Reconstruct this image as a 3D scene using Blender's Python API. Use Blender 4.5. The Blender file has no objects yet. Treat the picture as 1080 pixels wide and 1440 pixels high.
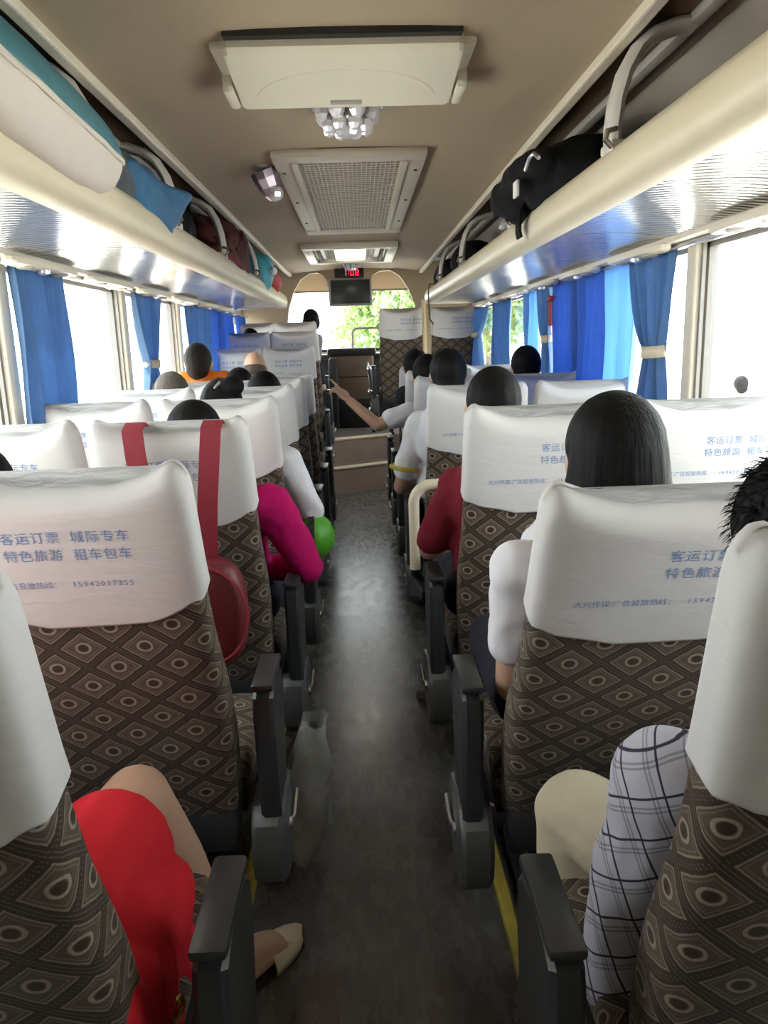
import bpy, bmesh, math, random
import numpy as np
from mathutils import Vector, Matrix
from mathutils.geometry import tessellate_polygon
random.seed(7)
SC = bpy.context.scene
COL = SC.collection
R = math.radians
PI = math.pi

# ------------------------------------------------------------------ camera
cam = bpy.data.cameras.new('camera')
camo = bpy.data.objects.new('camera', cam)
COL.objects.link(camo)
cam.sensor_fit = 'VERTICAL'
cam.sensor_height = 24.0
cam.lens = 18.0
cam.clip_start = 0.02
camo.location = (0.012, 0, 1.40)
camo.rotation_euler = (Matrix.Rotation(R(-1.42), 3, 'Z') @ Matrix.Rotation(R(90 - 12.5), 3, 'X') @ Matrix.Rotation(R(-1.8), 3, 'Z')).to_euler()
SC.camera = camo

# ------------------------------------------------------------------ world, sun, exposure
W = bpy.data.worlds.new('world')
SC.world = W
W.use_nodes = True
bgn = W.node_tree.nodes['Background']
bgn.inputs['Color'].default_value = (0.93, 0.97, 1.0, 1)
bgn.inputs['Strength'].default_value = 9.0
sun = bpy.data.lights.new('sun', 'SUN')
sun.energy = 22
sun.angle = R(2)
sun.color = (1.0, 0.95, 0.86)
suno = bpy.data.objects.new('sun', sun)
COL.objects.link(suno)
suno.rotation_euler = (R(-16), R(-24), 0)
SC.view_settings.view_transform = 'Standard'
SC.view_settings.look = 'None'
SC.view_settings.gamma = 1.0
SC.view_settings.use_curve_mapping = False
SC.view_settings.exposure = 0.0
SC.cycles.max_bounces = 10
SC.cycles.diffuse_bounces = 6
SC.cycles.glossy_bounces = 3
SC.cycles.transparent_max_bounces = 12
SC.cycles.sample_clamp_indirect = 8
SC.cycles.caustics_reflective = False
SC.cycles.caustics_refractive = False
SC.cycles.use_denoising = True

def portal(loc, rot, sx, sy):            # tells the renderer where daylight comes in; gives off nothing itself
    l = bpy.data.lights.new('portal', 'AREA')
    l.shape = 'RECTANGLE'; l.size = sx; l.size_y = sy
    l.cycles.is_portal = True
    o = bpy.data.objects.new('portal', l)
    o.location = loc; o.rotation_euler = rot
    COL.objects.link(o)
portal((-1.24, 4.0, 1.25), (0, R(-90), 0), 0.95, 10.0)
portal((1.24, 4.0, 1.25), (0, R(90), 0), 0.95, 10.0)
portal((0, 9.5, 1.75), (R(-90), 0, 0), 2.2, 0.9)

# ------------------------------------------------------------------ materials
def nt(name):
    m = bpy.data.materials.new(name)
    m.use_nodes = True
    t = m.node_tree
    return m, t, t.nodes['Principled BSDF']

def link(t, a, b): t.links.new(a, b)

def mat(name, col, rough=0.6, metal=0.0, bump=0.0, bscale=60.0, var=0.0, vscale=8.0, spec=0.5, sheen=0.0, trans=0.0, coat=0.0):
    m, t, p = nt(name)
    p.inputs['Base Color'].default_value = (*col, 1)
    p.inputs['Roughness'].default_value = rough
    p.inputs['Metallic'].default_value = metal
    p.inputs['Specular IOR Level'].default_value = spec
    p.inputs['Coat Weight'].default_value = coat
    if sheen: p.inputs['Sheen Weight'].default_value = sheen
    tc = t.nodes.new('ShaderNodeTexCoord')
    if bump:
        n = t.nodes.new('ShaderNodeTexNoise'); n.inputs['Scale'].default_value = bscale; n.inputs['Detail'].default_value = 3
        link(t, tc.outputs['Object'], n.inputs['Vector'])
        b = t.nodes.new('ShaderNodeBump'); b.inputs['Strength'].default_value = bump; b.inputs['Distance'].default_value = 0.01
        link(t, n.outputs['Fac'], b.inputs['Height']); link(t, b.outputs['Normal'], p.inputs['Normal'])
    if var:
        n = t.nodes.new('ShaderNodeTexNoise'); n.inputs['Scale'].default_value = vscale; n.inputs['Detail'].default_value = 4
        link(t, tc.outputs['Object'], n.inputs['Vector'])
        r = t.nodes.new('ShaderNodeValToRGB')
        r.color_ramp.elements[0].position = 0.3; r.color_ramp.elements[1].position = 0.7
        r.color_ramp.elements[0].color = (*[c * (1 - var) for c in col], 1)
        r.color_ramp.elements[1].color = (*[min(1, c * (1 + var)) for c in col], 1)
        link(t, n.outputs['Fac'], r.inputs['Fac']); link(t, r.outputs['Color'], p.inputs['Base Color'])
    if trans:
        tr = t.nodes.new('ShaderNodeBsdfTranslucent'); tr.inputs['Color'].default_value = (*col, 1)
        mx = t.nodes.new('ShaderNodeMixShader'); mx.inputs['Fac'].default_value = trans
        link(t, p.outputs['BSDF'], mx.inputs[1]); link(t, tr.outputs['BSDF'], mx.inputs[2])
        link(t, mx.outputs['Shader'], t.nodes['Material Output'].inputs['Surface'])
    return m

def emit(name, col, s):
    m, t, p = nt(name)
    p.inputs['Base Color'].default_value = (*col, 1)
    p.inputs['Emission Color'].default_value = (*col, 1)
    p.inputs['Emission Strength'].default_value = s
    return m

def glass_mat(name, tint=(0.96, 0.98, 0.97), refl=0.07, rough=0.0):
    m, t, p = nt(name)
    t.nodes.remove(p)
    tr = t.nodes.new('ShaderNodeBsdfTransparent'); tr.inputs['Color'].default_value = (*tint, 1)
    g = t.nodes.new('ShaderNodeBsdfGlossy'); g.inputs['Roughness'].default_value = rough
    lw = t.nodes.new('ShaderNodeLayerWeight'); lw.inputs['Blend'].default_value = 0.5
    k = N(t)
    fac = k.m('ADD', k.m('MULTIPLY', k.m('POWER', lw.outputs['Facing'], 5.0), 0.6), 0.04)
    mx = t.nodes.new('ShaderNodeMixShader')
    link(t, fac, mx.inputs['Fac'])
    link(t, tr.outputs['BSDF'], mx.inputs[1]); link(t, g.outputs['BSDF'], mx.inputs[2])
    link(t, mx.outputs['Shader'], t.nodes['Material Output'].inputs['Surface'])
    return m

class N:            # tiny node-math helper
    def __init__(s, t): s.t = t
    def m(s, op, a, b=None, c=None):
        n = s.t.nodes.new('ShaderNodeMath'); n.operation = op
        for i, v in enumerate((a, b, c)):
            if v is None: continue
            if isinstance(v, (int, float)): n.inputs[i].default_value = v
            else: s.t.links.new(v, n.inputs[i])
        return n.outputs[0]
    def band(s, x, c, w):            # 1 where |x-c|<w, soft
        d = s.m('ABSOLUTE', s.m('SUBTRACT', x, c))
        k = s.m('MULTIPLY', s.m('SUBTRACT', w, d), 1.0 / (0.35 * w))
        return s.m('MINIMUM', s.m('MAXIMUM', k, 0.0), 1.0)
    def below(s, x, c, w):
        k = s.m('MULTIPLY', s.m('SUBTRACT', c, x), 1.0 / w)
        return s.m('MINIMUM', s.m('MAXIMUM', k, 0.0), 1.0)
    def mix(s, f, a, b):
        n = s.t.nodes.new('ShaderNodeMix'); n.data_type = 'RGBA'
        s.t.links.new(f, n.inputs[0])
        for v, i in ((a, 6), (b, 7)):
            if isinstance(v, tuple): n.inputs[i].default_value = (*v, 1)
            else: s.t.links.new(v, n.inputs[i])
        return n.outputs[2]

def fabric_mat():
    m, t, p = nt('seat_fabric')
    k = N(t)
    tc = t.nodes.new('ShaderNodeTexCoord')
    sp = t.nodes.new('ShaderNodeSeparateXYZ'); link(t, tc.outputs['UV'], sp.inputs[0])
    wob = t.nodes.new('ShaderNodeTexNoise'); wob.inputs['Scale'].default_value = 35
    link(t, tc.outputs['UV'], wob.inputs['Vector'])
    w = k.m('MULTIPLY', k.m('SUBTRACT', wob.outputs['Fac'], 0.5), 0.06)
    u = k.m('DIVIDE', sp.outputs[0], 0.116); v = k.m('DIVIDE', sp.outputs[1], 0.092)
    P = k.m('ADD', k.m('ADD', u, v), w); Q = k.m('ADD', k.m('SUBTRACT', u, v), w)
    fp = k.m('SUBTRACT', k.m('FRACT', P), 0.5); fq = k.m('SUBTRACT', k.m('FRACT', Q), 0.5)
    dm = k.m('MAXIMUM', k.m('ABSOLUTE', fp), k.m('ABSOLUTE', fq))
    a = k.m('ADD', fp, fq); b = k.m('SUBTRACT', fp, fq)
    e = k.m('SQRT', k.m('ADD', k.m('MULTIPLY', k.m('MULTIPLY', a, a), 0.30), k.m('MULTIPLY', k.m('MULTIPLY', b, b), 0.27)))
    base = k.mix(k.below(dm, 0.385, 0.03), (0.044, 0.029, 0.021), (0.096, 0.073, 0.054))
    base = k.mix(k.band(dm, 0.36, 0.022), base, (0.24, 0.195, 0.15))
    base = k.mix(k.band(dm, 0.285, 0.016), base, (0.17, 0.135, 0.10))
    base = k.mix(k.band(e, 0.125, 0.028), base, (0.32, 0.265, 0.21))
    base = k.mix(k.below(e, 0.095, 0.02), base, (0.045, 0.025, 0.018))
    # beads along the dark lattice
    bead = k.m('MULTIPLY', k.below(k.m('ABSOLUTE', k.m('SUBTRACT', k.m('FRACT', k.m('MULTIPLY', k.m('ADD', P, 0.0), 12.0)), 0.5)), 0.2, 0.1), k.band(dm, 0.47, 0.02))
    base = k.mix(bead, base, (0.13, 0.10, 0.075))
    fine = t.nodes.new('ShaderNodeTexNoise'); fine.inputs['Scale'].default_value = 420; fine.inputs['Detail'].default_value = 2
    link(t, tc.outputs['UV'], fine.inputs['Vector'])
    hs = t.nodes.new('ShaderNodeHueSaturation')
    link(t, base, hs.inputs['Color'])
    link(t, k.m('ADD', k.m('MULTIPLY', fine.outputs['Fac'], 0.7), 0.65), hs.inputs['Value'])
    link(t, hs.outputs['Color'], p.inputs['Base Color'])
    p.inputs['Roughness'].default_value = 0.85
    p.inputs['Specular IOR Level'].default_value = 0.25
    p.inputs['Sheen Weight'].default_value = 0.15
    bp = t.nodes.new('ShaderNodeBump'); bp.inputs['Strength'].default_value = 0.25; bp.inputs['Distance'].default_value = 0.004
    link(t, fine.outputs['Fac'], bp.inputs['Height']); link(t, bp.outputs['Normal'], p.inputs['Normal'])
    return m

def cover_mat():
    m = mat('white_cover_cloth', (0.80, 0.785, 0.775), 0.75, trans=0.18)
    t = m.node_tree; p = t.nodes['Principled BSDF']
    tc = t.nodes.new('ShaderNodeTexCoord')
    mp = t.nodes.new('ShaderNodeMapping'); mp.inputs['Scale'].default_value = (6, 6, 22); mp.inputs['Rotation'].default_value = (0, 0.5, 0)
    link(t, tc.outputs['Object'], mp.inputs['Vector'])
    n = t.nodes.new('ShaderNodeTexNoise'); n.inputs['Scale'].default_value = 2.2; n.inputs['Detail'].default_value = 3; n.inputs['Distortion'].default_value = 0.6
    link(t, mp.outputs['Vector'], n.inputs['Vector'])
    b = t.nodes.new('ShaderNodeBump'); b.inputs['Strength'].default_value = 0.2; b.inputs['Distance'].default_value = 0.012
    link(t, n.outputs['Fac'], b.inputs['Height']); link(t, b.outputs['Normal'], p.inputs['Normal'])
    return m

def floor_mat():
    m, t, p = nt('worn_vinyl')
    tc = t.nodes.new('ShaderNodeTexCoord')
    k = N(t)
    mp = t.nodes.new('ShaderNodeMapping'); mp.inputs['Scale'].default_value = (1, 0.45, 1)
    link(t, tc.outputs['Object'], mp.inputs['Vector'])
    n = t.nodes.new('ShaderNodeTexNoise'); n.inputs['Scale'].default_value = 9; n.inputs['Detail'].default_value = 8; n.inputs['Roughness'].default_value = 0.7
    link(t, mp.outputs['Vector'], n.inputs['Vector'])
    r = t.nodes.new('ShaderNodeValToRGB')
    r.color_ramp.elements[0].position = 0.32; r.color_ramp.elements[0].color = (0.085, 0.083, 0.080, 1)
    r.color_ramp.elements[1].position = 0.72; r.color_ramp.elements[1].color = (0.15, 0.144, 0.135, 1)
    link(t, n.outputs['Fac'], r.inputs['Fac']); link(t, r.outputs['Color'], p.inputs['Base Color'])
    n2 = t.nodes.new('ShaderNodeTexNoise'); n2.inputs['Scale'].default_value = 22; n2.inputs['Detail'].default_value = 6
    link(t, mp.outputs['Vector'], n2.inputs['Vector'])
    p.inputs['Specular IOR Level'].default_value = 0.8
    link(t, k.m('ADD', k.m('MULTIPLY', n2.outputs['Fac'], 0.22), 0.16), p.inputs['Roughness'])
    b = t.nodes.new('ShaderNodeBump'); b.inputs['Strength'].default_value = 0.05; b.inputs['Distance'].default_value = 0.006
    link(t, n2.outputs['Fac'], b.inputs['Height']); link(t, b.outputs['Normal'], p.inputs['Normal'])
    return m

def panel_mat():            # glossy ribbed underside of the racks
    m, t, p = nt('glossy_ribbed_panel')
    p.inputs['Base Color'].default_value = (0.74, 0.73, 0.72, 1)
    p.inputs['Metallic'].default_value = 0.85
    p.inputs['Roughness'].default_value = 0.16
    tc = t.nodes.new('ShaderNodeTexCoord')
    wv = t.nodes.new('ShaderNodeTexWave'); wv.bands_direction = 'Y'; wv.inputs['Scale'].default_value = 9; wv.inputs['Distortion'].default_value = 1.5
    link(t, tc.outputs['Object'], wv.inputs['Vector'])
    b = t.nodes.new('ShaderNodeBump'); b.inputs['Strength'].default_value = 0.28; b.inputs['Distance'].default_value = 0.01
    link(t, wv.outputs['Fac'], b.inputs['Height']); link(t, b.outputs['Normal'], p.inputs['Normal'])
    return m

def plaid_mat():
    m, t, p = nt('plaid_shirt_cloth')
    k = N(t)
    tc = t.nodes.new('ShaderNodeTexCoord')
    mp = t.nodes.new('ShaderNodeMapping'); mp.inputs['Rotation'].default_value = (0.35, 0.25, 0.5)
    link(t, tc.outputs['Object'], mp.inputs['Vector'])
    nz = t.nodes.new('ShaderNodeTexNoise'); nz.inputs['Scale'].default_value = 9
    link(t, mp.outputs['Vector'], nz.inputs['Vector'])
    sp = t.nodes.new('ShaderNodeSeparateXYZ'); link(t, mp.outputs['Vector'], sp.inputs[0])
    w = k.m('MULTIPLY', k.m('SUBTRACT', nz.outputs['Fac'], 0.5), 0.014)
    base = (0.60, 0.60, 0.70)
    for ax, per in ((0, 0.052), (2, 0.056)):
        f = k.m('FRACT', k.m('DIVIDE', k.m('ADD', sp.outputs[ax], w), per))
        a = k.m('MAXIMUM', k.band(f, 0.5, 0.035), k.m('MULTIPLY', k.m('MAXIMUM', k.band(f, 0.28, 0.03), k.band(f, 0.18, 0.03)), 0.45))
        base = k.mix(a, base, (0.03, 0.03, 0.055))
    link(t, base, p.inputs['Base Color'])
    p.inputs['Roughness'].default_value = 0.8
    b = t.nodes.new('ShaderNodeBump'); b.inputs['Strength'].default_value = 0.35; b.inputs['Distance'].default_value = 0.03
    link(t, nz.outputs['Fac'], b.inputs['Height']); link(t, b.outputs['Normal'], p.inputs['Normal'])
    return m

def hair_mat(name, col, rough=0.6):
    m, t, p = nt(name)
    p.inputs['Roughness'].default_value = rough
    p.inputs['Specular IOR Level'].default_value = 0.12
    tc = t.nodes.new('ShaderNodeTexCoord')
    mp = t.nodes.new('ShaderNodeMapping'); mp.inputs['Scale'].default_value = (160, 160, 7)
    link(t, tc.outputs['Object'], mp.inputs['Vector'])
    n = t.nodes.new('ShaderNodeTexNoise'); n.inputs['Scale'].default_value = 1.0; n.inputs['Detail'].default_value = 3
    link(t, mp.outputs['Vector'], n.inputs['Vector'])
    r = t.nodes.new('ShaderNodeValToRGB')
    r.color_ramp.elements[0].color = (*[c * 0.5 for c in col], 1); r.color_ramp.elements[1].color = (*[c * 1.7 for c in col], 1)
    link(t, n.outputs['Fac'], r.inputs['Fac']); link(t, r.outputs['Color'], p.inputs['Base Color'])
    b = t.nodes.new('ShaderNodeBump'); b.inputs['Strength'].default_value = 0.5; b.inputs['Distance'].default_value = 0.004
    link(t, n.outputs['Fac'], b.inputs['Height']); link(t, b.outputs['Normal'], p.inputs['Normal'])
    return m

M = {}
M['fabric'] = fabric_mat()
M['cover'] = cover_mat()
M['floor'] = floor_mat()
M['panel'] = panel_mat()
M['plaid'] = plaid_mat()
M['print'] = mat('blue_print', (0.17, 0.28, 0.50), 0.8)
M['dark'] = mat('dark_grey_plastic', (0.032, 0.034, 0.037), 0.38, bump=0.06, bscale=300)
M['black'] = mat('black_metal', (0.018, 0.018, 0.019), 0.4)
M['grey'] = mat('grey_plastic', (0.085, 0.088, 0.09), 0.42)
M['silver'] = mat('silver_metal', (0.55, 0.55, 0.55), 0.25, 0.9)
M['yellow'] = mat('yellow_strip', (0.52, 0.43, 0.07), 0.5, var=0.25, vscale=14)
M['frame'] = mat('window_frame_grey', (0.22, 0.21, 0.20), 0.5)
M['cream'] = mat('cream_plastic', (0.72, 0.66, 0.54), 0.38, var=0.03)
M['lip'] = mat('cream_lip', (0.66, 0.595, 0.45), 0.42, var=0.04, vscale=3)
M['ceil'] = mat('beige_ceiling_cloth', (0.39, 0.315, 0.22), 0.8, bump=0.08, bscale=120, var=0.05, vscale=1.5)
M['rackin'] = mat('rack_interior', (0.30, 0.26, 0.225), 0.8)
M['brownstrip'] = mat('brown_strip', (0.13, 0.085, 0.05), 0.6)
M['wall'] = mat('grey_beige_wall', (0.52, 0.47, 0.40), 0.7, var=0.05)
M['outer'] = mat('bus_body', (0.6, 0.6, 0.6), 0.5)
M['acbox'] = mat('ivory_plastic', (0.70, 0.665, 0.545), 0.45, var=0.02)
M['vent'] = mat('vent_beige', (0.50, 0.45, 0.37), 0.55)
M['ventdark'] = mat('vent_inner', (0.16, 0.14, 0.115), 0.7)
M['lampglass'] = mat('clear_lamp_plastic', (0.78, 0.76, 0.80), 0.08, 0.35, coat=0.5)
M['lampcup'] = mat('lamp_cup', (0.30, 0.25, 0.30), 0.22, 0.6)
M['curtain'] = mat('blue_curtain', (0.13, 0.25, 0.45), 0.75, trans=0.42, var=0.12, vscale=14)
M['curtaindeep'] = mat('deep_blue_curtain', (0.085, 0.20, 0.52), 0.75, trans=0.5, var=0.1, vscale=14)
M['curtainpale'] = mat('pale_blue_curtain', (0.30, 0.52, 0.82), 0.75, trans=0.6)
M['tie'] = mat('cream_tieback', (0.70, 0.62, 0.47), 0.7)
M['glass'] = glass_mat('window_glass')
M['screen'] = mat('dark_screen', (0.035, 0.04, 0.042), 0.25)
M['grey2'] = mat('monitor_grey', (0.36, 0.34, 0.31), 0.5)
M['led'] = emit('red_digits', (1.0, 0.04, 0.10), 0.9)
M['brown'] = mat('brown_panel', (0.21, 0.155, 0.115), 0.55, var=0.12, vscale=4)
M['stepv'] = mat('brown_vinyl_riser', (0.27, 0.20, 0.155), 0.55, var=0.1, vscale=6)
M['stepedge'] = mat('cream_step_edge', (0.72, 0.62, 0.42), 0.4)
M['rail'] = mat('cream_rail', (0.68, 0.62, 0.47), 0.3)
M['mat'] = mat('grey_step_mat', (0.13, 0.12, 0.11), 0.5)
M['chrome'] = mat('chrome', (0.8, 0.8, 0.8), 0.12, 1.0)
M['skin'] = mat('skin', (0.58, 0.36, 0.25), 0.55, var=0.06, vscale=12)
M['skindark'] = mat('tanned_skin', (0.40, 0.235, 0.155), 0.55, var=0.06, vscale=12)
M['hair'] = hair_mat('black_hair', (0.006, 0.0055, 0.0055))
M['hairbrown'] = hair_mat('dark_brown_hair', (0.022, 0.016, 0.013))
M['hairgrey'] = hair_mat('grey_hair', (0.10, 0.085, 0.075), 0.6)
M['eye'] = mat('eye', (0.05, 0.04, 0.035), 0.2)
M['lips'] = mat('lips', (0.42, 0.18, 0.15), 0.5)
def cloth(name, col, **k): return mat(name, col, k.get('rough', 0.85), bump=k.get('bump', 0.5), bscale=k.get('bscale', 14), var=k.get('var', 0.05), vscale=10, spec=0.2, trans=k.get('trans', 0))
M['red'] = cloth('red_cloth', (0.70, 0.025, 0.04))
M['white'] = cloth('white_cloth', (0.80, 0.80, 0.84))
M['khaki'] = cloth('khaki_cloth', (0.60, 0.54, 0.39))
M['maroon'] = cloth('maroon_cloth', (0.22, 0.02, 0.035))
M['magenta'] = cloth('magenta_cloth', (0.55, 0.008, 0.14))
M['darkcloth'] = cloth('dark_cloth', (0.03, 0.032, 0.045))
M['denim'] = cloth('denim', (0.06, 0.09, 0.16))
M['orange'] = cloth('orange_cloth', (0.85, 0.22, 0.03))
M['greycloth'] = cloth('grey_cloth', (0.28, 0.28, 0.30))
M['navy'] = cloth('navy_cloth', (0.02, 0.03, 0.09))
M['gold'] = mat('gold_metal', (0.6, 0.42, 0.15), 0.3, 0.9)
M['sandal'] = mat('beige_leather', (0.72, 0.62, 0.44), 0.5, bump=0.1)
M['sole'] = mat('dark_sole', (0.05, 0.035, 0.03), 0.7)
M['burgundy'] = mat('burgundy_leather', (0.16, 0.018, 0.025), 0.45, bump=0.1, bscale=90)
M['strapred'] = mat('red_webbing', (0.28, 0.02, 0.035), 0.7, bump=0.1, bscale=200)
M['green'] = mat('green_vinyl', (0.10, 0.42, 0.03), 0.45)
M['bagwhite'] = mat('white_bag_cloth', (0.74, 0.69, 0.62), 0.6, bump=0.6, bscale=11, trans=0.15)
M['teal'] = mat('teal_bag_cloth', (0.05, 0.17, 0.21), 0.6, bump=0.5, bscale=16)
M['bluebag'] = mat('blue_bag_cloth', (0.03, 0.13, 0.26), 0.65, bump=0.6, bscale=14, var=0.2)
M['slate'] = mat('slate_bag_cloth', (0.07, 0.08, 0.088), 0.75, bump=0.6, bscale=14, var=0.2)
M['blackbag'] = mat('black_bag_cloth', (0.006, 0.006, 0.007), 0.8, spec=0.15, bump=0.3, bscale=40)
M['tag'] = mat('white_tag', (0.75, 0.75, 0.75), 0.6)
M['turq'] = mat('turquoise_bag', (0.06, 0.36, 0.45), 0.5, bump=0.3, bscale=20)
M['redbrown'] = mat('red_brown_cloth', (0.11, 0.03, 0.028), 0.9, bump=0.9, bscale=16, var=0.6)
M['redbag'] = mat('red_bag', (0.42, 0.05, 0.05), 0.6, bump=0.3, bscale=20)
M['tan'] = mat('tan_cloth', (0.50, 0.40, 0.28), 0.8, trans=0.35)
M['pole'] = mat('tan_pole', (0.62, 0.48, 0.26), 0.35)
M['plastic'] = glass_mat('clear_bag_film', (0.86, 0.86, 0.85))
M['bark'] = mat('bark', (0.12, 0.09, 0.06), 0.9)
M['leaf'] = mat('leaf_green', (0.30, 0.42, 0.16), 0.6, var=0.4, vscale=1.5, trans=0.4)
M['ground'] = mat('pale_concrete', (0.62, 0.60, 0.56), 0.9, var=0.06, vscale=0.4)
M['awning'] = mat('red_awning_cloth', (0.62, 0.08, 0.09), 0.7)

# ------------------------------------------------------------------ mesh building
class G:
    def __init__(s): s.v = []; s.f = []; s.uv = []; s.n = 0; s.has_uv = False
    def add(s, vf, uv=None):
        v, f = vf[0], vf[1]
        s.v.append(np.asarray(v, float).reshape(-1, 3))
        s.f += [tuple(i + s.n for i in q) for q in f]
        s.n += len(s.v[-1])
        if uv is not None: s.has_uv = True
        s.uv.append(np.asarray(uv, float) if uv is not None else np.zeros((len(s.v[-1]), 2)))
        return s
    def mesh(s, name, m, smooth=True, off=(0, 0, 0), auto=35):
        me = bpy.data.meshes.new(name)
        V = np.concatenate(s.v) - np.array(off)
        me.from_pydata(V.tolist(), [], s.f)
        bm = bmesh.new(); bm.from_mesh(me)
        bmesh.ops.recalc_face_normals(bm, faces=bm.faces)
        if smooth and auto:
            for e in bm.edges:
                if len(e.link_faces) == 2 and e.calc_face_angle(0) > R(auto): e.smooth = False
        for fa in bm.faces: fa.smooth = smooth
        bm.to_mesh(me); bm.free()
        if s.has_uv:
            U = np.concatenate(s.uv)
            l = me.uv_layers.new(name='uv')
            li = np.zeros(len(me.loops), int); me.loops.foreach_get('vertex_index', li)
            l.data.foreach_set('uv', U[li].ravel())
        if m is not None: me.materials.append(m)
        return me

def wloc(o):
    p = Vector((0, 0, 0))
    while o is not None: p += o.location; o = o.parent
    return p

def link_mesh(name, me, parent=None, loc=None):
    o = bpy.data.objects.new(name, me)
    COL.objects.link(o)
    if parent is not None: o.parent = parent
    if loc is not None: o.location = loc
    return o

def ob(name, g, m, parent=None, smooth=True, auto=35):
    """geometry in world coordinates, linked under parent"""
    off = wloc(parent) if parent is not None else (0, 0, 0)
    return link_mesh(name, g.mesh(name, m, smooth, off, auto), parent)

def tagit(o, label=None, cat=None, group=None, kind=None):
    if label: o['label'] = label
    if cat: o['category'] = cat
    if group: o['group'] = group
    if kind: o['kind'] = kind
    return o

def empty(name, loc, label, cat, group=None, kind=None):
    o = bpy.data.objects.new(name, None)
    o.empty_display_size = 0.1
    COL.objects.link(o); o.location = loc
    return tagit(o, label, cat, group, kind)

def thing(name, g, m, loc, label, cat, group=None, smooth=True, auto=35):
    o = link_mesh(name, g.mesh(name, m, smooth, loc, auto), None, loc)
    return tagit(o, label, cat, group)

def struct(name, g, m, parent=None, smooth=False):
    o = ob(name, g, m, parent, smooth)
    if parent is None: o['kind'] = 'structure'
    return o

def box(x0, x1, y0, y1, z0, z1):
    v = [(x, y, z) for z in (z0, z1) for y in (y0, y1) for x in (x0, x1)]
    return v, [(0, 1, 3, 2), (4, 6, 7, 5), (0, 4, 5, 1), (2, 3, 7, 6), (0, 2, 6, 4), (1, 5, 7, 3)]

def rbox(x0, x1, y0, y1, z0, z1, r=0.01, seg=2, mtx=None):
    bm = bmesh.new()
    bmesh.ops.create_cube(bm, size=1)
    for v in bm.verts:
        v.co = Vector(((x0 + x1) / 2 + v.co.x * (x1 - x0), (y0 + y1) / 2 + v.co.y * (y1 - y0), (z0 + z1) / 2 + v.co.z * (z1 - z0)))
    bmesh.ops.bevel(bm, geom=list(bm.edges), offset=r, segments=seg, affect='EDGES', profile=0.5)
    bm.verts.index_update()
    V = [(mtx @ v.co if mtx else v.co)[:] for v in bm.verts]
    F = [tuple(v.index for v in f.verts) for f in bm.faces]
    bm.free()
    return V, F

def loft(rings, closed=True, cap0=True, cap1=True):
    n = len(rings[0]); V = []; F = []
    for r in rings: V += [tuple(p) for p in r]
    m = n if closed else n - 1
    for i in range(len(rings) - 1):
        for j in range(m):
            k = (j + 1) % n
            F.append((i * n + j, i * n + k, (i + 1) * n + k, (i + 1) * n + j))
    if cap0: F.append(tuple(range(n))[::-1])
    if cap1: F.append(tuple((len(rings) - 1) * n + j for j in range(n)))
    return V, F

def frame_of(d, ref=(0, 0, 1)):
    d = Vector(d).normalized(); ref = Vector(ref)
    if abs(d.dot(ref)) > 0.95: ref = Vector((1, 0, 0)) if abs(d.x) < 0.9 else Vector((0, 1, 0))
    a = d.cross(ref).normalized(); b = a.cross(d).normalized()
    return a, b

def tube(pts, r, n=8, closed=False, cap=True):
    P = [Vector(p) for p in pts]; rings = []
    rr = r if isinstance(r, (list, tuple)) else [r] * len(P)
    a = None
    for i, p in enumerate(P):
        if closed: d = P[(i + 1) % len(P)] - P[i - 1]
        else: d = P[min(i + 1, len(P) - 1)] - P[max(i - 1, 0)]
        d.normalize()
        if a is None: a, b = frame_of(d)
        else:
            a = (a - d * a.dot(d)).normalized()
            b = a.cross(d).normalized()
        rings.append([p + (a * math.cos(2 * PI * k / n) + b * math.sin(2 * PI * k / n)) * rr[i] for k in range(n)])
    if closed: rings.append(rings[0]); return loft(rings, True, False, False)
    return loft(rings, True, cap, cap)

def ribbon(pts, side, w, th):
    """flat strap: rectangle section swept along pts, wide along side"""
    P = [Vector(p) for p in pts]; rings = []
    for i, p in enumerate(P):
        d = (P[min(i + 1, len(P) - 1)] - P[max(i - 1, 0)]).normalized()
        s = Vector(side[i] if isinstance(side[0], (list, tuple)) else side)
        s = (s - d * s.dot(d)).normalized(); nrm = s.cross(d).normalized()
        rings.append([p + s * (w / 2) * a + nrm * (th / 2) * b for a, b in ((-1, -1), (1, -1), (1, 1), (-1, 1))])
    return loft(rings)

def capsule(p0, p1, r0, r1, n=12):
    p0, p1 = Vector(p0), Vector(p1)
    d = (p1 - p0)
    if d.length < 1e-6: d = Vector((0, 0, 1e-4))
    u = d.normalized(); a, b = frame_of(u)
    rings = []
    for k in range(1, 5):
        t = PI / 2 * (1 - k / 4); rings.append((p0 - u * r0 * math.sin(t), r0 * math.cos(t)))
    for k in range(0, 4):
        t = PI / 2 * k / 4; rings.append((p1 + u * r1 * math.sin(t), r1 * math.cos(t)))
    return loft([[c + (a * math.cos(2 * PI * j / n) + b * math.sin(2 * PI * j / n)) * r for j in range(n)] for c, r in rings])

def ell(c, r, rot=None, nu=14, nv=10):
    V = []; F = []
    for i in range(nv + 1):
        ph = PI * i / nv - PI / 2
        ph = max(-PI / 2 + 0.02, min(PI / 2 - 0.02, ph))
        for j in range(nu):
            th = 2 * PI * j / nu
            p = Vector((r[0] * math.cos(ph) * math.cos(th), r[1] * math.cos(ph) * math.sin(th), r[2] * math.sin(ph)))
            if rot is not None: p = rot @ p
            V.append((p + Vector(c))[:])
    for i in range(nv):
        for j in range(nu):
            k = (j + 1) % nu
            F.append((i * nu + j, i * nu + k, (i + 1) * nu + k, (i + 1) * nu + j))
    F.append(tuple(range(nu))[::-1]); F.append(tuple(nv * nu + j for j in range(nu)))
    return V, F

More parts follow.
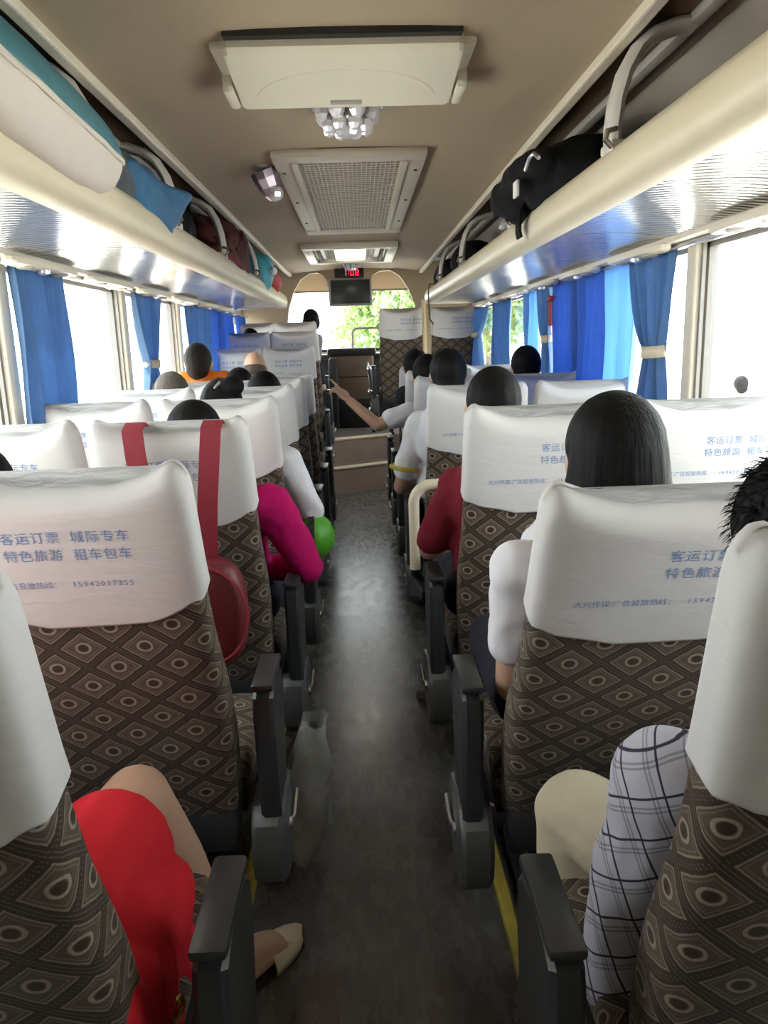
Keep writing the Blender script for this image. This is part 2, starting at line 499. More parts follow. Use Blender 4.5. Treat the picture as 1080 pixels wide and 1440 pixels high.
def lathe(prof, n=20, c=(0, 0, 0), axis='Z', cap=True):
    rings = []
    for r, z in prof:
        ring = []
        for k in range(n):
            a = 2 * PI * k / n; x, y = r * math.cos(a), r * math.sin(a)
            p = (x, y, z) if axis == 'Z' else (x, z, y) if axis == 'Y' else (z, x, y)
            ring.append((p[0] + c[0], p[1] + c[1], p[2] + c[2]))
        rings.append(ring)
    return loft(rings, True, cap, cap)

def extrude_y(poly, y0, y1):            # poly of (x,z)
    n = len(poly)
    V = [(x, y0, z) for x, z in poly] + [(x, y1, z) for x, z in poly]
    F = [tuple(range(n)), tuple(range(2 * n - 1, n - 1, -1))] + [(i, n + i, n + (i + 1) % n, (i + 1) % n) for i in range(n)]
    return V, F

def prims(g, L):
    for q in L:
        if q[0] == 'c': g.add(capsule(*q[1:]))
        elif q[0] == 'e': g.add(ell(*q[1:]))
    return g

def blob(name, L, m, parent, voxel=0.011, sm=6, off=0.0, disp=0.0, dscale=0.1):
    """one continuous skin over tapered limbs and ellipsoids"""
    g = prims(G(), L)
    o = ob(name, g, m, parent, True, 0)
    r = o.modifiers.new('remesh', 'REMESH'); r.mode = 'VOXEL'; r.voxel_size = voxel; r.use_smooth_shade = True
    if disp:
        tx = bpy.data.textures.new('folds', 'CLOUDS'); tx.noise_scale = dscale; tx.noise_depth = 1
        d = o.modifiers.new('folds', 'DISPLACE'); d.texture = tx; d.strength = disp; d.mid_level = 0.5; d.texture_coords = 'GLOBAL'
    s = o.modifiers.new('smooth', 'SMOOTH'); s.factor = 0.5; s.iterations = sm
    return o

def copytree(o, parent=None):
    c = o.copy(); COL.objects.link(c)
    if parent is not None: c.parent = parent
    for ch in o.children: copytree(ch, c)
    return c

# ------------------------------------------------------------------ setting: shell
WX = 1.20            # inner side walls
FW = 9.35            # windscreen plane
g = G().add(box(-1.2, 1.2, -0.9, 9.4, -0.06, 0.0))
struct('floor', g, M['floor'])
LP = [0.25, 1.40, 2.72, 4.08, 5.30, 6.60, 7.95, 9.2]
RP = [0.25, 1.45, 2.76, 4.10, 5.38, 6.62, 7.95, 9.2]
ZB, ZT = 0.90, 1.70
def side_wall(side, pl, s):
    g = G()
    x0, x1 = sorted((s * WX, s * (WX + 0.06)))
    g.add(box(x0, x1, -0.9, 9.4, -0.9, ZB)); g.add(box(x0, x1, -0.9, 9.4, ZT, 2.2))
    g.add(box(x0, x1, -0.9, pl[0], ZB, ZT))  # unseen blank wall added in place of rear windows to darken the near seats
    for y in pl: g.add(box(x0, x1, y - 0.035, y + 0.035, ZB, ZT))
    w = struct('wall_' + side, g, M['wall'])
    sill = G().add(rbox(min(s * 1.13, s * WX), max(s * 1.13, s * WX), -0.9, 9.2, ZB - 0.03, ZB, 0.008))
    struct('window_sill', sill, M['cream'], w)
    for y in pl[1:-1]:
        gp = G().add(rbox(min(s * (WX - 0.03), s * WX), max(s * (WX - 0.03), s * WX), y - 0.05, y + 0.03, ZB, ZT, 0.01))
        struct('window_pillar', gp, M['cream'], w)
        gp = G().add(box(min(s * (WX - 0.012), s * WX), max(s * (WX - 0.012), s * WX), y - 0.065, y - 0.05, ZB, ZT))
        struct('rubber_seal', gp, M['frame'], w)
    return w
wl = side_wall('left', LP, -1)
wr = side_wall('right', RP, 1)
wn = 1
for s, pl in ((-1, LP), (1, RP)):
    for a, b in zip(pl[:-1], pl[1:]):
        g = G(); x0, x1 = sorted((s * (WX + 0.015), s * (WX + 0.045)))
        for q in ((a + .035, b - .035, ZB, ZB + .02), (a + .035, b - .035, ZT - .02, ZT), (a + .035, a + .055, ZB, ZT), (b - .055, b - .035, ZB, ZT)):
            g.add(box(x0, x1, *q))
        w = struct('window_%d' % wn, g, M['frame']); wn += 1
        g = G().add(box(s * (WX + 0.03) - 0.002, s * (WX + 0.03) + 0.002, a + .05, b - .05, ZB + .015, ZT - .015))
        struct('glass', g, M['glass'], w)
struct('wall_back', G().add(box(-1.26, 1.26, -0.96, -0.9, -0.9, 2.2)), M['wall'])
# ceiling: shallow arch, hung below the roof
rings = []
for y in (-0.9, 2, 5, 8.3):
    top = [(x, y, 2.145 - 0.045 * (abs(x) / 0.69) ** 2.5) for x in np.linspace(-0.69, 0.69, 15)]
    bot = [(x, y, 2.175) for x in np.linspace(0.69, -0.69, 15)]
    rings.append(top + bot)
g = G().add(loft(rings))
ceil = struct('ceiling', g, M['ceil'], smooth=True)
struct('roof', G().add(box(-1.26, 1.26, -0.96, 9.45, 2.2, 2.26)), M['outer'])
for s, sd in ((-1, 'left'), (1, 'right')):
    x0, x1 = sorted((s * 0.655, s * 0.69))
    tr = struct('trim_%d' % (1 if s < 0 else 2), G().add(rbox(x0, x1, -0.9, 8.25, 2.078, 2.108, 0.006)), M['cream'])
# front wall of the cabin above the windscreen, with its arched opening
def front_header():
    out = [(-1.2, 2.2), (1.2, 2.2), (1.2, 1.15), (0.66, 1.15), (0.64, 1.55), (0.61, 1.76), (0.545, 1.93), (0.46, 2.06), (0.36, 2.12), (0.25, 2.115), (0.18, 2.08), (0.15, 2.03),
           (0.15, 1.97), (-0.30, 1.97), (-0.30, 2.03), (-0.33, 2.08), (-0.39, 2.115), (-0.47, 2.11), (-0.57, 2.05), (-0.65, 1.93), (-0.71, 1.76), (-0.74, 1.55), (-0.76, 1.15), (-1.2, 1.15)]
    tri = tessellate_polygon([[Vector((x, z, 0)) for x, z in out]])
    n = len(out)
    V = [(x, 8.28, z) for x, z in out] + [(x, 8.38, z) for x, z in out]
    F = [tuple(t) for t in tri] + [tuple(n + k for k in t[::-1]) for t in tri] + [(k, (k + 1) % n, n + (k + 1) % n, n + k) for k in range(n)]
    return V, F
hd = struct('wall_front', G().add(front_header()), M['ceil'])
g = G().add(box(-1.2, 1.2, FW, FW + .05, -0.9, 1.30)); g.add(box(-1.2, 1.2, FW, FW + .05, 2.12, 2.2))
g.add(box(-1.26, -1.1, FW, FW + .05, 1.3, 2.12)); g.add(box(1.1, 1.26, FW, FW + .05, 1.3, 2.12))
wf = struct('wall_windscreen', g, M['wall'])
g = G()
for q in ((-1.1, 1.1, 1.30, 1.33), (-1.1, 1.1, 2.09, 2.12), (-1.1, -1.07, 1.3, 2.12), (1.07, 1.1, 1.3, 2.12)):
    g.add(box(q[0], q[1], FW + .01, FW + .04, q[2], q[3]))
wsn = struct('window_%d' % wn, g, M['black'])
struct('glass', G().add(box(-1.08, 1.08, FW + .02, FW + .026, 1.32, 2.10)), M['glass'], wsn)

# yellow floor strips beside the aisle
for s, x, nm in ((-1, -0.328, 'baseboard_left'), (1, 0.328, 'baseboard_right')):
    b = struct(nm, G().add(rbox(x - 0.016, x + 0.016, -0.9, 7.0, 0.0, 0.028, 0.005)), M['yellow'])
    g = G().add(rbox(x + s * 0.02 - 0.006, x + s * 0.02 + 0.006, -0.9, 7.0, 0.0, 0.036, 0.003))
    struct('edge_rail', g, M['black'], b)
    for y in (0.62, 1.34, 2.06, 2.80, 3.6, 4.4):
        struct('bracket', G().add(rbox(x - 0.022, x + 0.022, y, y + 0.07, 0.0, 0.042, 0.005)), M['grey'], b)

# front platform, its two steps and the stepped floor under the left front seats
def prism_xy(poly, z0, z1):
    n = len(poly)
    V = [(x, y, z0) for x, y in poly] + [(x, y, z1) for x, y in poly]
    return V, [tuple(range(n))[::-1], tuple(range(n, 2 * n))] + [(i, (i + 1) % n, n + (i + 1) % n, n + i) for i in range(n)]
plat = struct('floor_platform', G().add(prism_xy([(-0.32, 7.46), (0.30, 7.78), (1.2, 7.55), (1.2, 9.35), (-0.32, 9.35)], 0, 0.48)), M['stepv'])
st = struct('floor_step', G().add(prism_xy([(-0.32, 7.10), (-0.1, 7.22), (0.32, 7.46), (0.32, 7.80), (-0.32, 7.5)], 0, 0.25)), M['stepv'])
struct('step_edge', G().add(tube([(-0.32, 7.10, 0.25), (-0.1, 7.22, 0.25), (0.32, 7.46, 0.25)], 0.018)), M['stepedge'], st)
struct('step_edge', G().add(tube([(-0.32, 7.46, 0.48), (0.30, 7.78, 0.48)], 0.018)), M['stepedge'], plat)
struct('platform_mat', G().add(prism_xy([(-0.30, 7.52), (0.28, 7.81), (0.28, 8.4), (-0.30, 8.4)], 0.48, 0.486)), M['mat'], plat)
g = G().add(box(-1.2, -0.30, 6.05, 6.75, 0, 0.15)); g.add(box(-1.2, -0.32, 6.75, 7.4, 0, 0.28)); g.add(box(-1.2, -0.33, 7.4, 9.3, 0, 0.38))
struct('floor_riser', g, M['stepv'])

# ------------------------------------------------------------------ luggage racks
def rack(s, label):
    X = lambda x: s * x
    root = empty('luggage_rack', (s * 0.9, 3.0, 1.72), label, 'luggage rack')
    Y0, Y1 = -0.85, 7.12
    lip = [(.690, 1.724), (.655, 1.720), (.632, 1.729), (.616, 1.750), (.612, 1.780), (.618, 1.810), (.632, 1.832), (.648, 1.838), (.664, 1.830), (.672, 1.80), (.690, 1.745)]
    ob('lip', G().add(extrude_y([(X(a), b) for a, b in lip], Y0, Y1)), M['lip'], root, True, 50)
    # rounded closing end
    ob('end_cap', G().add(rbox(min(X(.62), X(1.18)), max(X(.62), X(1.18)), Y1, Y1 + 0.05, 1.715, 1.80, 0.02)), M['lip'], root)
    ob('tray', G().add(box(min(X(.67), X(1.19)), max(X(.67), X(1.19)), Y0, Y1, 1.742, 1.758)), M['rackin'], root, False)
    y = Y0
    while y < Y1 - 0.3:
        y2 = min(y + 0.885, Y1)
        pan = []
        for k in range(9):
            t = k / 8; pan.append((X(.688 + t * .394), 1.727 + 0.010 * math.sin(t * PI) - 0.010 * t))
        pan += [(X(1.082), 1.742), (X(.688), 1.742)]
        ob('underside_panel', G().add(extrude_y(pan, y + 0.004, y2 - 0.004)), M['panel'], root, True, 40)
        y = y2
    # service strip along the wall with its oval pods
    ob('service_strip', G().add(rbox(min(X(1.08), X(1.185)), max(X(1.08), X(1.185)), Y0, Y1, 1.700, 1.742, 0.01)), M['cream'], root)
    # back panel leaning to the wall, dark brown strip and inner rail
    back = [(X(1.195), 1.76), (X(1.195), 2.19), (X(.87), 2.19), (X(.90), 2.125), (X(1.12), 1.94), (X(1.175), 1.76)]
    ob('back_panel', G().add(extrude_y(back, Y0, Y1 + 1.1)), M['rackin'], root, True, 60)
    ob('brown_strip', G().add(box(min(X(.70), X(.80)), max(X(.70), X(.80)), Y0, Y1, 2.115, 2.19)), M['brownstrip'], root, False)
    ob('top_panel', G().add(box(min(X(.80), X(.90)), max(X(.80), X(.90)), Y0, Y1, 2.12, 2.19)), M['rackin'], root, False)
    ob('inner_rail', G().add(rbox(min(X(.80), X(.835)), max(X(.80), X(.835)), Y0, Y1, 2.092, 2.122, 0.008)), M['grey2'], root)
    return root
rk = {-1: rack(-1, 'long cream luggage rack with glossy underside above the left windows'),
      1: rack(1, 'long cream luggage rack with glossy underside above the right windows')}

def hoop(s, y):
    pts = []
    P = [(.640, 1.825), (.638, 1.88), (.645, 1.94), (.662, 2.0), (.690, 2.05), (.73, 2.083), (.78, 2.10), (.82, 2.105)]
    rings = []
    for i, (x, z) in enumerate(P):
        a = P[min(i + 1, len(P) - 1)]; b = P[max(i - 1, 0)]
        d = Vector((s * (a[0] - b[0]), 0, a[1] - b[1])).normalized()
        n = Vector((-d.z, 0, d.x))
        w, th = 0.044, 0.018
        c = Vector((s * x, y, z))
        rings.append([c + Vector((0, math.cos(t) * w, 0)) + n * math.sin(t) * th for t in np.linspace(0, 2 * PI, 13)[:-1]])
    h = ob('divider_hoop', G().add(loft(rings)), M['grey2'] if False else M['hoop'], rk[s])
    ob('hoop_foot', G().add(rbox(s * .643 - .02, s * .643 + .02, y - .045, y + .045, 1.826, 1.85, .006)), M['cream'], h)
    ob('hook', G().add(tube([(s * .632, y - .05, 1.87), (s * .61, y - .055, 1.865), (s * .605, y - .055, 1.845), (s * .622, y - .05, 1.83)], .007)), M['silver'], h)
M['hoop'] = mat('hoop_grey', (0.58, 0.56, 0.53), 0.35)
for s, ys in ((-1, (1.0, 2.13, 2.98, 3.98, 5.2)), (1, (0.7, 1.98, 3.2, 4.75, 5.95))):
    for y in ys: hoop(s, y)

# reading lamp / air pods under the racks
def pod(s):
    cx = s * 1.085
    r = empty('air_vent_panel', (cx, 0, 1.698), 'oval cream reading light and air nozzle panel under the rack', 'vent panel')
    out = []
    rings = []
    for z, k in ((1.700, 1.0), (1.688, 1.0), (1.680, 0.94)):
        rings.append([(cx + 0.050 * k * abs(math.cos(t)) ** .7 * (1 if math.cos(t) > 0 else -1), 0.30 * k * math.sin(t) * 0.98, z) for t in np.linspace(0, 2 * PI, 29)[:-1]])
    ob('plate', G().add(loft(rings)), M['cream'], r)
    for y in (-0.15, 0.15):
        nz = ob('air_nozzle', G().add(lathe([(.030, 1.682), (.030, 1.675), (.022, 1.671), (.012, 1.674), (.010, 1.68)], 16, (cx, y, 0))), M['grey2'], r)
    ob('reading_light', G().add(lathe([(.024, 1.682), (.022, 1.670), (.010, 1.664)], 16, (cx, 0, 0))), M['lampglass'], r)
    return r
for s, nm in ((-1, 'left'), (1, 'right')):
    p0 = pod(s)
    ys = [1.05, 1.95, 2.85, 3.6, 4.35, 5.1, 5.85, 6.6] if s < 0 else [1.2, 2.1, 3.05, 3.85, 4.6, 5.35, 6.1, 6.8]
    for i, y in enumerate(ys):
        p = p0 if i == 0 else copytree(p0)
        p.location.y = y
        p['label'] = 'oval cream air vent panel, %s from the front under the %s rack' % (['first', 'second', 'third', 'fourth', 'fifth', 'sixth', 'seventh', 'eighth'][len(ys) - 1 - i], nm)
        p['group'] = 'air vent panels under the racks'

# ------------------------------------------------------------------ ceiling fittings
def ceiling_unit():
    r = empty('ceiling_hatch_unit', (-0.02, 2.4, 2.13), 'large ivory boxed unit with sloping face fixed to the ceiling', 'ceiling unit')
    # body: deep at the rear, sloping up towards the front
    prof = [(2.09, 2.150), (2.085, 2.112), (2.10, 2.100), (2.13, 2.096), (2.44, 2.070), (2.455, 2.082), (2.47, 2.150)]
    xs = (-0.298, 0.298)
    def ringx(x, k):
        c = (2.28, 2.12)
        return [(x, c[0] + (a - c[0]) * k, c[1] + (b - c[1]) * k) for a, b in prof]
    ob('cover', G().add(loft([ringx(xs[0], .93), ringx(xs[0] + .012, 1), ringx(xs[1] - .012, 1), ringx(xs[1], .93)])), M['acbox'], r, True, 25)
    ob('base_frame', G().add(rbox(-0.335, 0.335, 2.12, 2.52, 2.118, 2.16, .01)), M['acbox'], r)
    ob('painted_gap_shade', G().add(box(-0.292, 0.292, 2.06, 2.088, 2.128, 2.15)), M['black'], r, False)  # solid black bar painted in as the shade between cover and ceiling
    for x0, x1 in ((-0.335, -0.306), (0.306, 0.335)): ob('side_bracket', G().add(rbox(x0, x1, 2.30, 2.46, 2.075, 2.13, .008)), M['acbox'], r)
    mb = Matrix.Translation((0, 2.40, 2.073)) @ Matrix.Rotation(R(-4.8), 4, 'X')
    ob('badge', G().add(rbox(-.045, .045, -.012, .012, -.004, .003, .002, 2, mb)), M['grey2'], r)
    # pressed arc on the cover
    arc = [(.0 + .25 * math.cos(t), 2.39 - .20 * math.sin(t), 2.0742 + .20 * math.sin(t) * .084 + .0015) for t in np.linspace(0.15, PI - 0.15, 25)]
    ob('pressed_arc', G().add(tube(arc, .004, 6)), M['acbox'], r)
    return r
ceiling_unit()
def crystal_lamp(x, y, z, sc, label):
    r = empty('ceiling_lamp', (x, y, z), label, 'lamp', 'clear ceiling lamps')
    ob('lamp_base', G().add(lathe([(.125 * sc, z + .015), (.125 * sc, z - .008), (.11 * sc, z - .014)], 28, (x, y, 0))), M['silver'], r)
    ob('centre_lens', G().add(lathe([(.052 * sc, z - .01), (.05 * sc, z - .075 * sc), (.036 * sc, z - .098 * sc), (.01, z - .102 * sc)], 9, (x, y, 0))), M['lampglass'], r, False)
    for a in range(8):
        t = 2 * PI * (a + .5) / 8
        for q, (rr, zz, e) in enumerate(((.090, .028, .030), (.070, .066, .026))):
            ob('facet', G().add(ell((x + rr * sc * math.cos(t), y + rr * sc * math.sin(t), z - zz * sc), (e * sc, e * sc, e * 1.15 * sc), None, 7, 5)), M['lampglass'], r, False)
    return r
crystal_lamp(0.0, 2.66, 2.135, .92, 'clear faceted ceiling lamp between the ivory unit and the vent')
crystal_lamp(-0.04, 7.6, 2.135, 0.7, 'small clear ceiling lamp in front of the red clock')
def side_lamp():
    x, y, z = -0.365, 3.5, 2.135
    r = empty('spot_lamp', (x, y, z), 'purplish glass spot lamp hanging beside the ceiling vent', 'lamp')
    ob('mount', G().add(lathe([(.05, z + .01), (.05, z - .006), (.03, z - .014)], 18, (x, y, 0))), M['grey2'], r)
    d = Vector((0.35, 0.25, -1)).normalized(); a, b = frame_of(d); c = Vector((x, y, z - .01))
    rings = []
    for t, rr in ((0, .062), (.03, .060), (.07, .052), (.10, .040), (.125, .022), (.135, .006)):
        rings.append([c + d * t + (a * math.cos(k) + b * math.sin(k)) * rr for k in np.linspace(0, 2 * PI, 11)[:-1]])
    ob('shade', G().add(loft(rings)), M['lampcup'], r, False)
    ob('bulb', G().add(ell(c + d * .10 + a * .02, (.035, .03, .035), None, 8, 6)), M['lampglass'], r, False)
side_lamp()
def vent():
    r = empty('ceiling_vent', (-0.02, 4.35, 2.135), 'long beige return air vent with louvred grille in mid ceiling', 'vent')
    y0, y1, x0, x1 = 3.23, 5.43, -0.308, 0.308
    z = 2.122
    for q in ((x0, x1, y0, y0 + .10), (x0, x1, y1 - .22, y1), (x0, x0 + .075, y0 + .10, y1 - .22), (x1 - .075, x1, y0 + .10, y1 - .22)):
        ob('frame', G().add(rbox(q[0], q[1], q[2], q[3], z - .012, z + .02, .006)), M['vent'], r)
    for x in (x0 + .085, x1 - .085):
        ob('inner_rim', G().add(rbox(x - .014, x + .014, y0 + .09, y1 - .2, z - .022, z + .02, .006)), M['vent'], r)
    ob('backing', G().add(box(x0 + .07, x1 - .07, y0 + .09, y1 - .21, z + .012, z + .018)), M['ventdark'], r, False)
    n = 42
    for k in range(n):
        y = y0 + .115 + k * (y1 - y0 - .35) / n
        o = ob('slat', G().add(box(x0 + .097, x1 - .097, y, y + .022, z - .006, z + .004)), M['vent'], r, False) if k == 0 else link_mesh('slat', slat.data, r)
        if k == 0: slat = o; ys0 = y
        else: o.location.y = y - ys0
    g = G()
    for k in range(22):
        x = x0 + .10 + k * (x1 - x0 - .20) / 21
        g.add(box(x - .002, x + .002, y0 + .11, y1 - .23, z - .010, z - .004))
    o = ob('grille_wires', g, M['vent'], r, False); o['kind'] = 'stuff'
    for x in (x0 + .03, x1 - .03):
        for y in (3.5, 4.2, 4.9):
            ob('screw', G().add(lathe([(.008, z - .012), (.006, z - .017)], 8, (x, y, 0))), M['black'], r)
vent()
def roof_hatch():
    r = empty('roof_hatch', (-0.065, 6.75, 2.13), 'pale roof hatch with a bright skylight in its middle', 'roof hatch')
    z = 2.125; x0, x1, y0, y1 = -0.405, 0.335, 6.08, 7.25
    for q in ((x0, x1, y0, y0 + .1), (x0, x1, y1 - .1, y1), (x0, x0 + .08, y0 + .1, y1 - .1), (x1 - .08, x1, y0 + .1, y1 - .1)):
        ob('frame', G().add(rbox(*q, z - .03, z + .02, .012)), M['cream'], r)
    ob('lid', G().add(box(x0 + .08, x1 - .08, y0 + .1, y1 - .1, z + .002, z + .014)), M['cream'], r, False)
    for xx in (x0 + .10, x1 - .13):
        ob('hinge_bar', G().add(rbox(xx, xx + .03, y0 + .12, y1 - .12, z - .022, z + .004, .004)), M['ventdark'], r)
    for xx in (x0 + .16, x1 - .28):
        for k in range(6):
            ob('slat', G().add(box(xx + k * .02, xx + k * .02 + .012, y0 + .2, y1 - .2, z - .010, z + .003)), M['vent'], r, False)
    ob('light_panel', G().add(rbox(-0.16, 0.09, y0 + .16, y1 - .16, z - .016, z + .003, .006)), M['skylight'], r)
M['skylight'] = emit('lit_panel', (1.0, 0.95, 0.86), 5.0)
roof_hatch()

# ------------------------------------------------------------------ monitor, clock
def monitor():
    r = empty('ceiling_monitor', (-0.06, 8.05, 1.9), 'flat dark monitor hanging from the front ceiling', 'monitor')
    ob('housing', G().add(rbox(-0.275, 0.16, 8.0, 8.10, 1.765, 2.03, .015)), M['grey2'], r)
    ob('screen', G().add(rbox(-0.252, 0.137, 7.992, 8.004, 1.785, 2.012, .003)), M['screen'], r)
    ob('hanger', G().add(rbox(-0.14, 0.03, 8.02, 8.08, 2.02, 2.16, .01)), M['grey2'], r)
    c = empty('led_clock', (-0.075, 7.98, 2.08), 'black digital clock with red figures above the monitor', 'clock')
    ob('case', G().add(rbox(-0.21, 0.085, 7.98, 8.02, 2.035, 2.125, .01)), M['black'], c)
    SEG = {'1': 'bc', '0': 'abcdef', '8': 'abcdefg', '2': 'abged'}
    def digit(ch, x, z, w=.034, h=.055, t=.009):
        g = G()
        Q = {'a': (0, w, h - t, h), 'd': (0, w, 0, t), 'g': (0, w, h / 2 - t / 2, h / 2 + t / 2), 'f': (0, t, h / 2, h), 'e': (0, t, 0, h / 2), 'b': (w - t, w, h / 2, h), 'c': (w - t, w, 0, h / 2)}
        for sg in SEG[ch]:
            a = Q[sg]; g.add(box(x + a[0], x + a[1], 7.974, 7.981, z + a[2], z + a[3]))
        ob('digit', g, M['led'], c, False)
    digit('1', -.125, 2.053)
    ob('colon', G().add(box(-.074, -.065, 7.974, 7.981, 2.066, 2.075)).add(box(-.074, -.065, 7.974, 7.981, 2.088, 2.097)), M['led'], c, False)
    digit('0', -.05, 2.053); digit('8', -.002, 2.053)
monitor()

# ------------------------------------------------------------------ seats
SN = 44
def seg_profile(z):
    a = np.interp(z, [-.08, 0, .15, .30, .45, .60, .72, .82], [.204, .209, .217, .218, .212, .208, .206, .204])
    b = np.interp(z, [-.08, 0, .15, .35, .50, .65, .82], [.055, .062, .066, .056, .046, .042, .040])
    yc = np.interp(z, [-.08, .1, .25, .45, .62, .82], [.0, .012, .012, -.004, .0, .008])
    return a, b, yc
Z0, ZTOP, SE = -.08, .825, 4.6
def ztop(x):
    u = min(1.0, abs(x) / .209)
    z = ZTOP - .062 * (1 - u ** 2.2)
    if u > .86: z -= .040 * ((u - .86) / .14) ** 2
    return z
def back_ring(t, grow):
    ring = []
    zc = Z0 + t * (ZTOP - Z0)
    a, b, yc = seg_profile(zc)
    k = 1.0
    if t > .955: k = math.sqrt(max(0.0, 1 - ((t - .955) / .045) ** 2))
    if t < .05: k = math.sqrt(max(0.05, 1 - ((.05 - t) / .05) ** 2))
    for j in range(SN):
        th = 2 * PI * (j + .5) / SN - PI / 2 + PI
        c, s_ = math.cos(th), math.sin(th)
        x = (a + grow) * math.copysign(abs(c) ** (2 / SE), c)
        y = yc + (b + grow) * (0.06 + .94 * k) * math.copysign(abs(s_) ** (2 / SE), s_)
        z = Z0 + t * (ztop(x) + grow * .8 - Z0)
        ring.append((x, y, z))
    return ring
def back_y(x, z):            # rear face, local
    t = (z - Z0) / (ztop(x) - Z0)
    zc = Z0 + t * (ZTOP - Z0)
    a, b, yc = seg_profile(zc)
    k = math.sqrt(max(0.0, 1 - ((t - .955) / .045) ** 2)) if t > .955 else 1
    return yc - (b + .007) * (0.06 + .94 * k) * max(0.0, 1 - min(1, abs(x) / (a + .007)) ** SE) ** (1 / SE)
def ring_u():
    r0 = back_ring(.5, 0); u = [0.0]
    for j in range(1, SN): u.append(u[-1] + math.hypot(r0[j][0] - r0[j - 1][0], r0[j][1] - r0[j - 1][1]))
    return u
UU = ring_u()
ts = [0, .015, .035, .06] + list(np.linspace(.1, .9, 18)) + [.93, .955, .967, .979, .989, .996, 1.0]
rings = [back_ring(t, 0) for t in ts]
uv = []
for r_ in rings: uv += [(UU[j], p[2]) for j, p in enumerate(r_)]
ME_BACK = G().add(loft(rings), uv).mesh('backrest', M['fabric'], True, (0, 0, 0), 0)
tc_ = [.695, .70, .73, .77, .81, .85, .90, .93, .955, .967, .979, .989, .996, 1.0]
crings = []
for i, t in enumerate(tc_):
    r_ = back_ring(t, .007)
    if i < 4:            # sides of the cloth are cut a little higher than its middle
        r_ = [(x, y, z + (.03 * max(0, (abs(x) / .215 - .82) / .18) ** 1.5 + .004 * math.sin(x * 40)) * max(0, 1 - (t - .695) / .07)) for x, y, z in r_]
    crings.append(r_)
inner = [(x * .985, y * .93, z) for x, y, z in crings[0]]
ME_COVER = G().add(loft([inner] + crings, True, False, True)).mesh('head_cover', M['cover'], True, (0, 0, 0), 0)

def text_mesh(lines):
    """flat print wrapped on the rear of the cover, one mesh a line: (text, x, z, size, spacing) from the left end"""
    out = []
    for txt, x, z, size, spc in lines:
        cu = bpy.data.curves.new('print', 'FONT')
        cu.body = txt; cu.size = size; cu.resolution_u = 2; cu.space_character = spc
        o = bpy.data.objects.new('print', cu); COL.objects.link(o)
        bpy.context.view_layer.update()
        dg = bpy.context.evaluated_depsgraph_get()
        me = bpy.data.meshes.new_from_object(o.evaluated_get(dg))
        V = []
        for v in me.vertices:
            X_, Z_ = x + v.co.x, z + v.co.y
            V.append((X_, back_y(X_, Z_) - .0012, Z_))
        out.append(G().add((V, [tuple(p.vertices) for p in me.polygons])).mesh('printed_line', M['print'], False, (0, 0, 0), 0))
        bpy.data.objects.remove(o); bpy.data.meshes.remove(me); bpy.data.curves.remove(cu)
    return out
def print_at(x, x2):
    return text_mesh([('客运订票  城际专车', x, .694, .0248, 1.08), ('特色旅游  租车包车', x - .001, .659, .0248, 1.08), ('大兴传媒/广告投放热线：', x2, .602, .0150, 1.04), ('15942017255', x2 + .190, .602, .0155, 1.30)])
ME_PRINT_L = print_at(-.114, -.200)
ME_PRINT_R = print_at(-.008, -.150)

def cushion_mesh():
    rings = []
    for t in np.linspace(0, 1, 13):
        y = .03 + t * .39
        k = math.sqrt(max(0.02, 1 - (2 * t - 1) ** 8))
        ring = []
        for th in np.linspace(0, 2 * PI, 25)[:-1]:
            c, s_ = math.cos(th), math.sin(th)
            x = .222 * math.copysign(abs(c) ** .4, c) * (.94 + .06 * k)
            z = .425 + .06 * k * math.copysign(abs(s_) ** .55, s_) + .012 * t
            if s_ > 0: z -= .014 * (1 - (x / .222) ** 2)
            ring.append((x, y, z))
        rings.append(ring)
    V, F = loft(rings)
    return G().add((V, F), [(v[0] + v[2] * .5, v[1] + v[2] * .5) for v in V]).mesh('seat_cushion', M['fabric'], True, (0, 0, 0), 40)
ME_CUSH = cushion_mesh()

def armrest_mesh(s):
    """riser from the hinge, knuckle, short pad; s = side of the seat it stands on"""
    x0, x1 = sorted((s * .258, s * .302))
    g = G()
    prof = [(.03, .28), (-.035, .32), (-.050, .50), (-.060, .64), (-.052, .672), (-.02, .686), (.05, .690), (.11, .682), (.145, .655), (.15, .60), (.13, .50), (.11, .40), (.09, .28)]
    n = len(prof)
    def ring(x, k):
        c = (.02, .55)
        return [(x, c[0] + (y - c[0]) * k, c[1] + (z - c[1]) * (1 - (1 - k) * .25)) for y, z in prof]
    g.add(loft([ring(x0, .9), ring(x0 + .008, 1.0), ring(x1 - .008, 1.0), ring(x1, .9)]))
    return g.mesh('armrest', M['dark'], True, (0, 0, 0), 30)
def pad_mesh(s):
    x0, x1 = sorted((s * .256, s * .304))
    g = G()
    g.add(rbox(x0, x1, -.055, .125, .686, .703, .007, 2))
    return g.mesh('arm_pad', M['dark'], True, (0, 0, 0), 30)
def hinge_mesh(s):
    x0, x1 = sorted((s * .236, s * .308))
    g = G()
    prof = [(-.055, .37), (-.075, .31), (-.065, .24), (-.02, .20), (.05, .19), (.12, .21), (.17, .27), (.18, .34), (.15, .39), (.05, .41), (-.02, .40)]
    def ring(x, k): return [(x, .1 + (y - .1) * k, .32 + (z - .32) * k) for y, z in prof]
    g.add(loft([ring(x0, .96), ring(x0 + .01, 1.0), ring(x1 - .012, 1.0), ring(x1, .9)]))
    return g.mesh('hinge_cover', M['grey'], True, (0, 0, 0), 30)
def lever_mesh(s):
    g = G().add(tube([(s * .306, .06, .30), (s * .316, .08, .305), (s * .318, .15, .33)], .007))
    g.add(lathe([(.016, s * .304), (.014, s * .314), (.004, s * .317)], 12, (0, .06, .30), 'X'))
    return g.mesh('recline_lever', M['silver'], True)
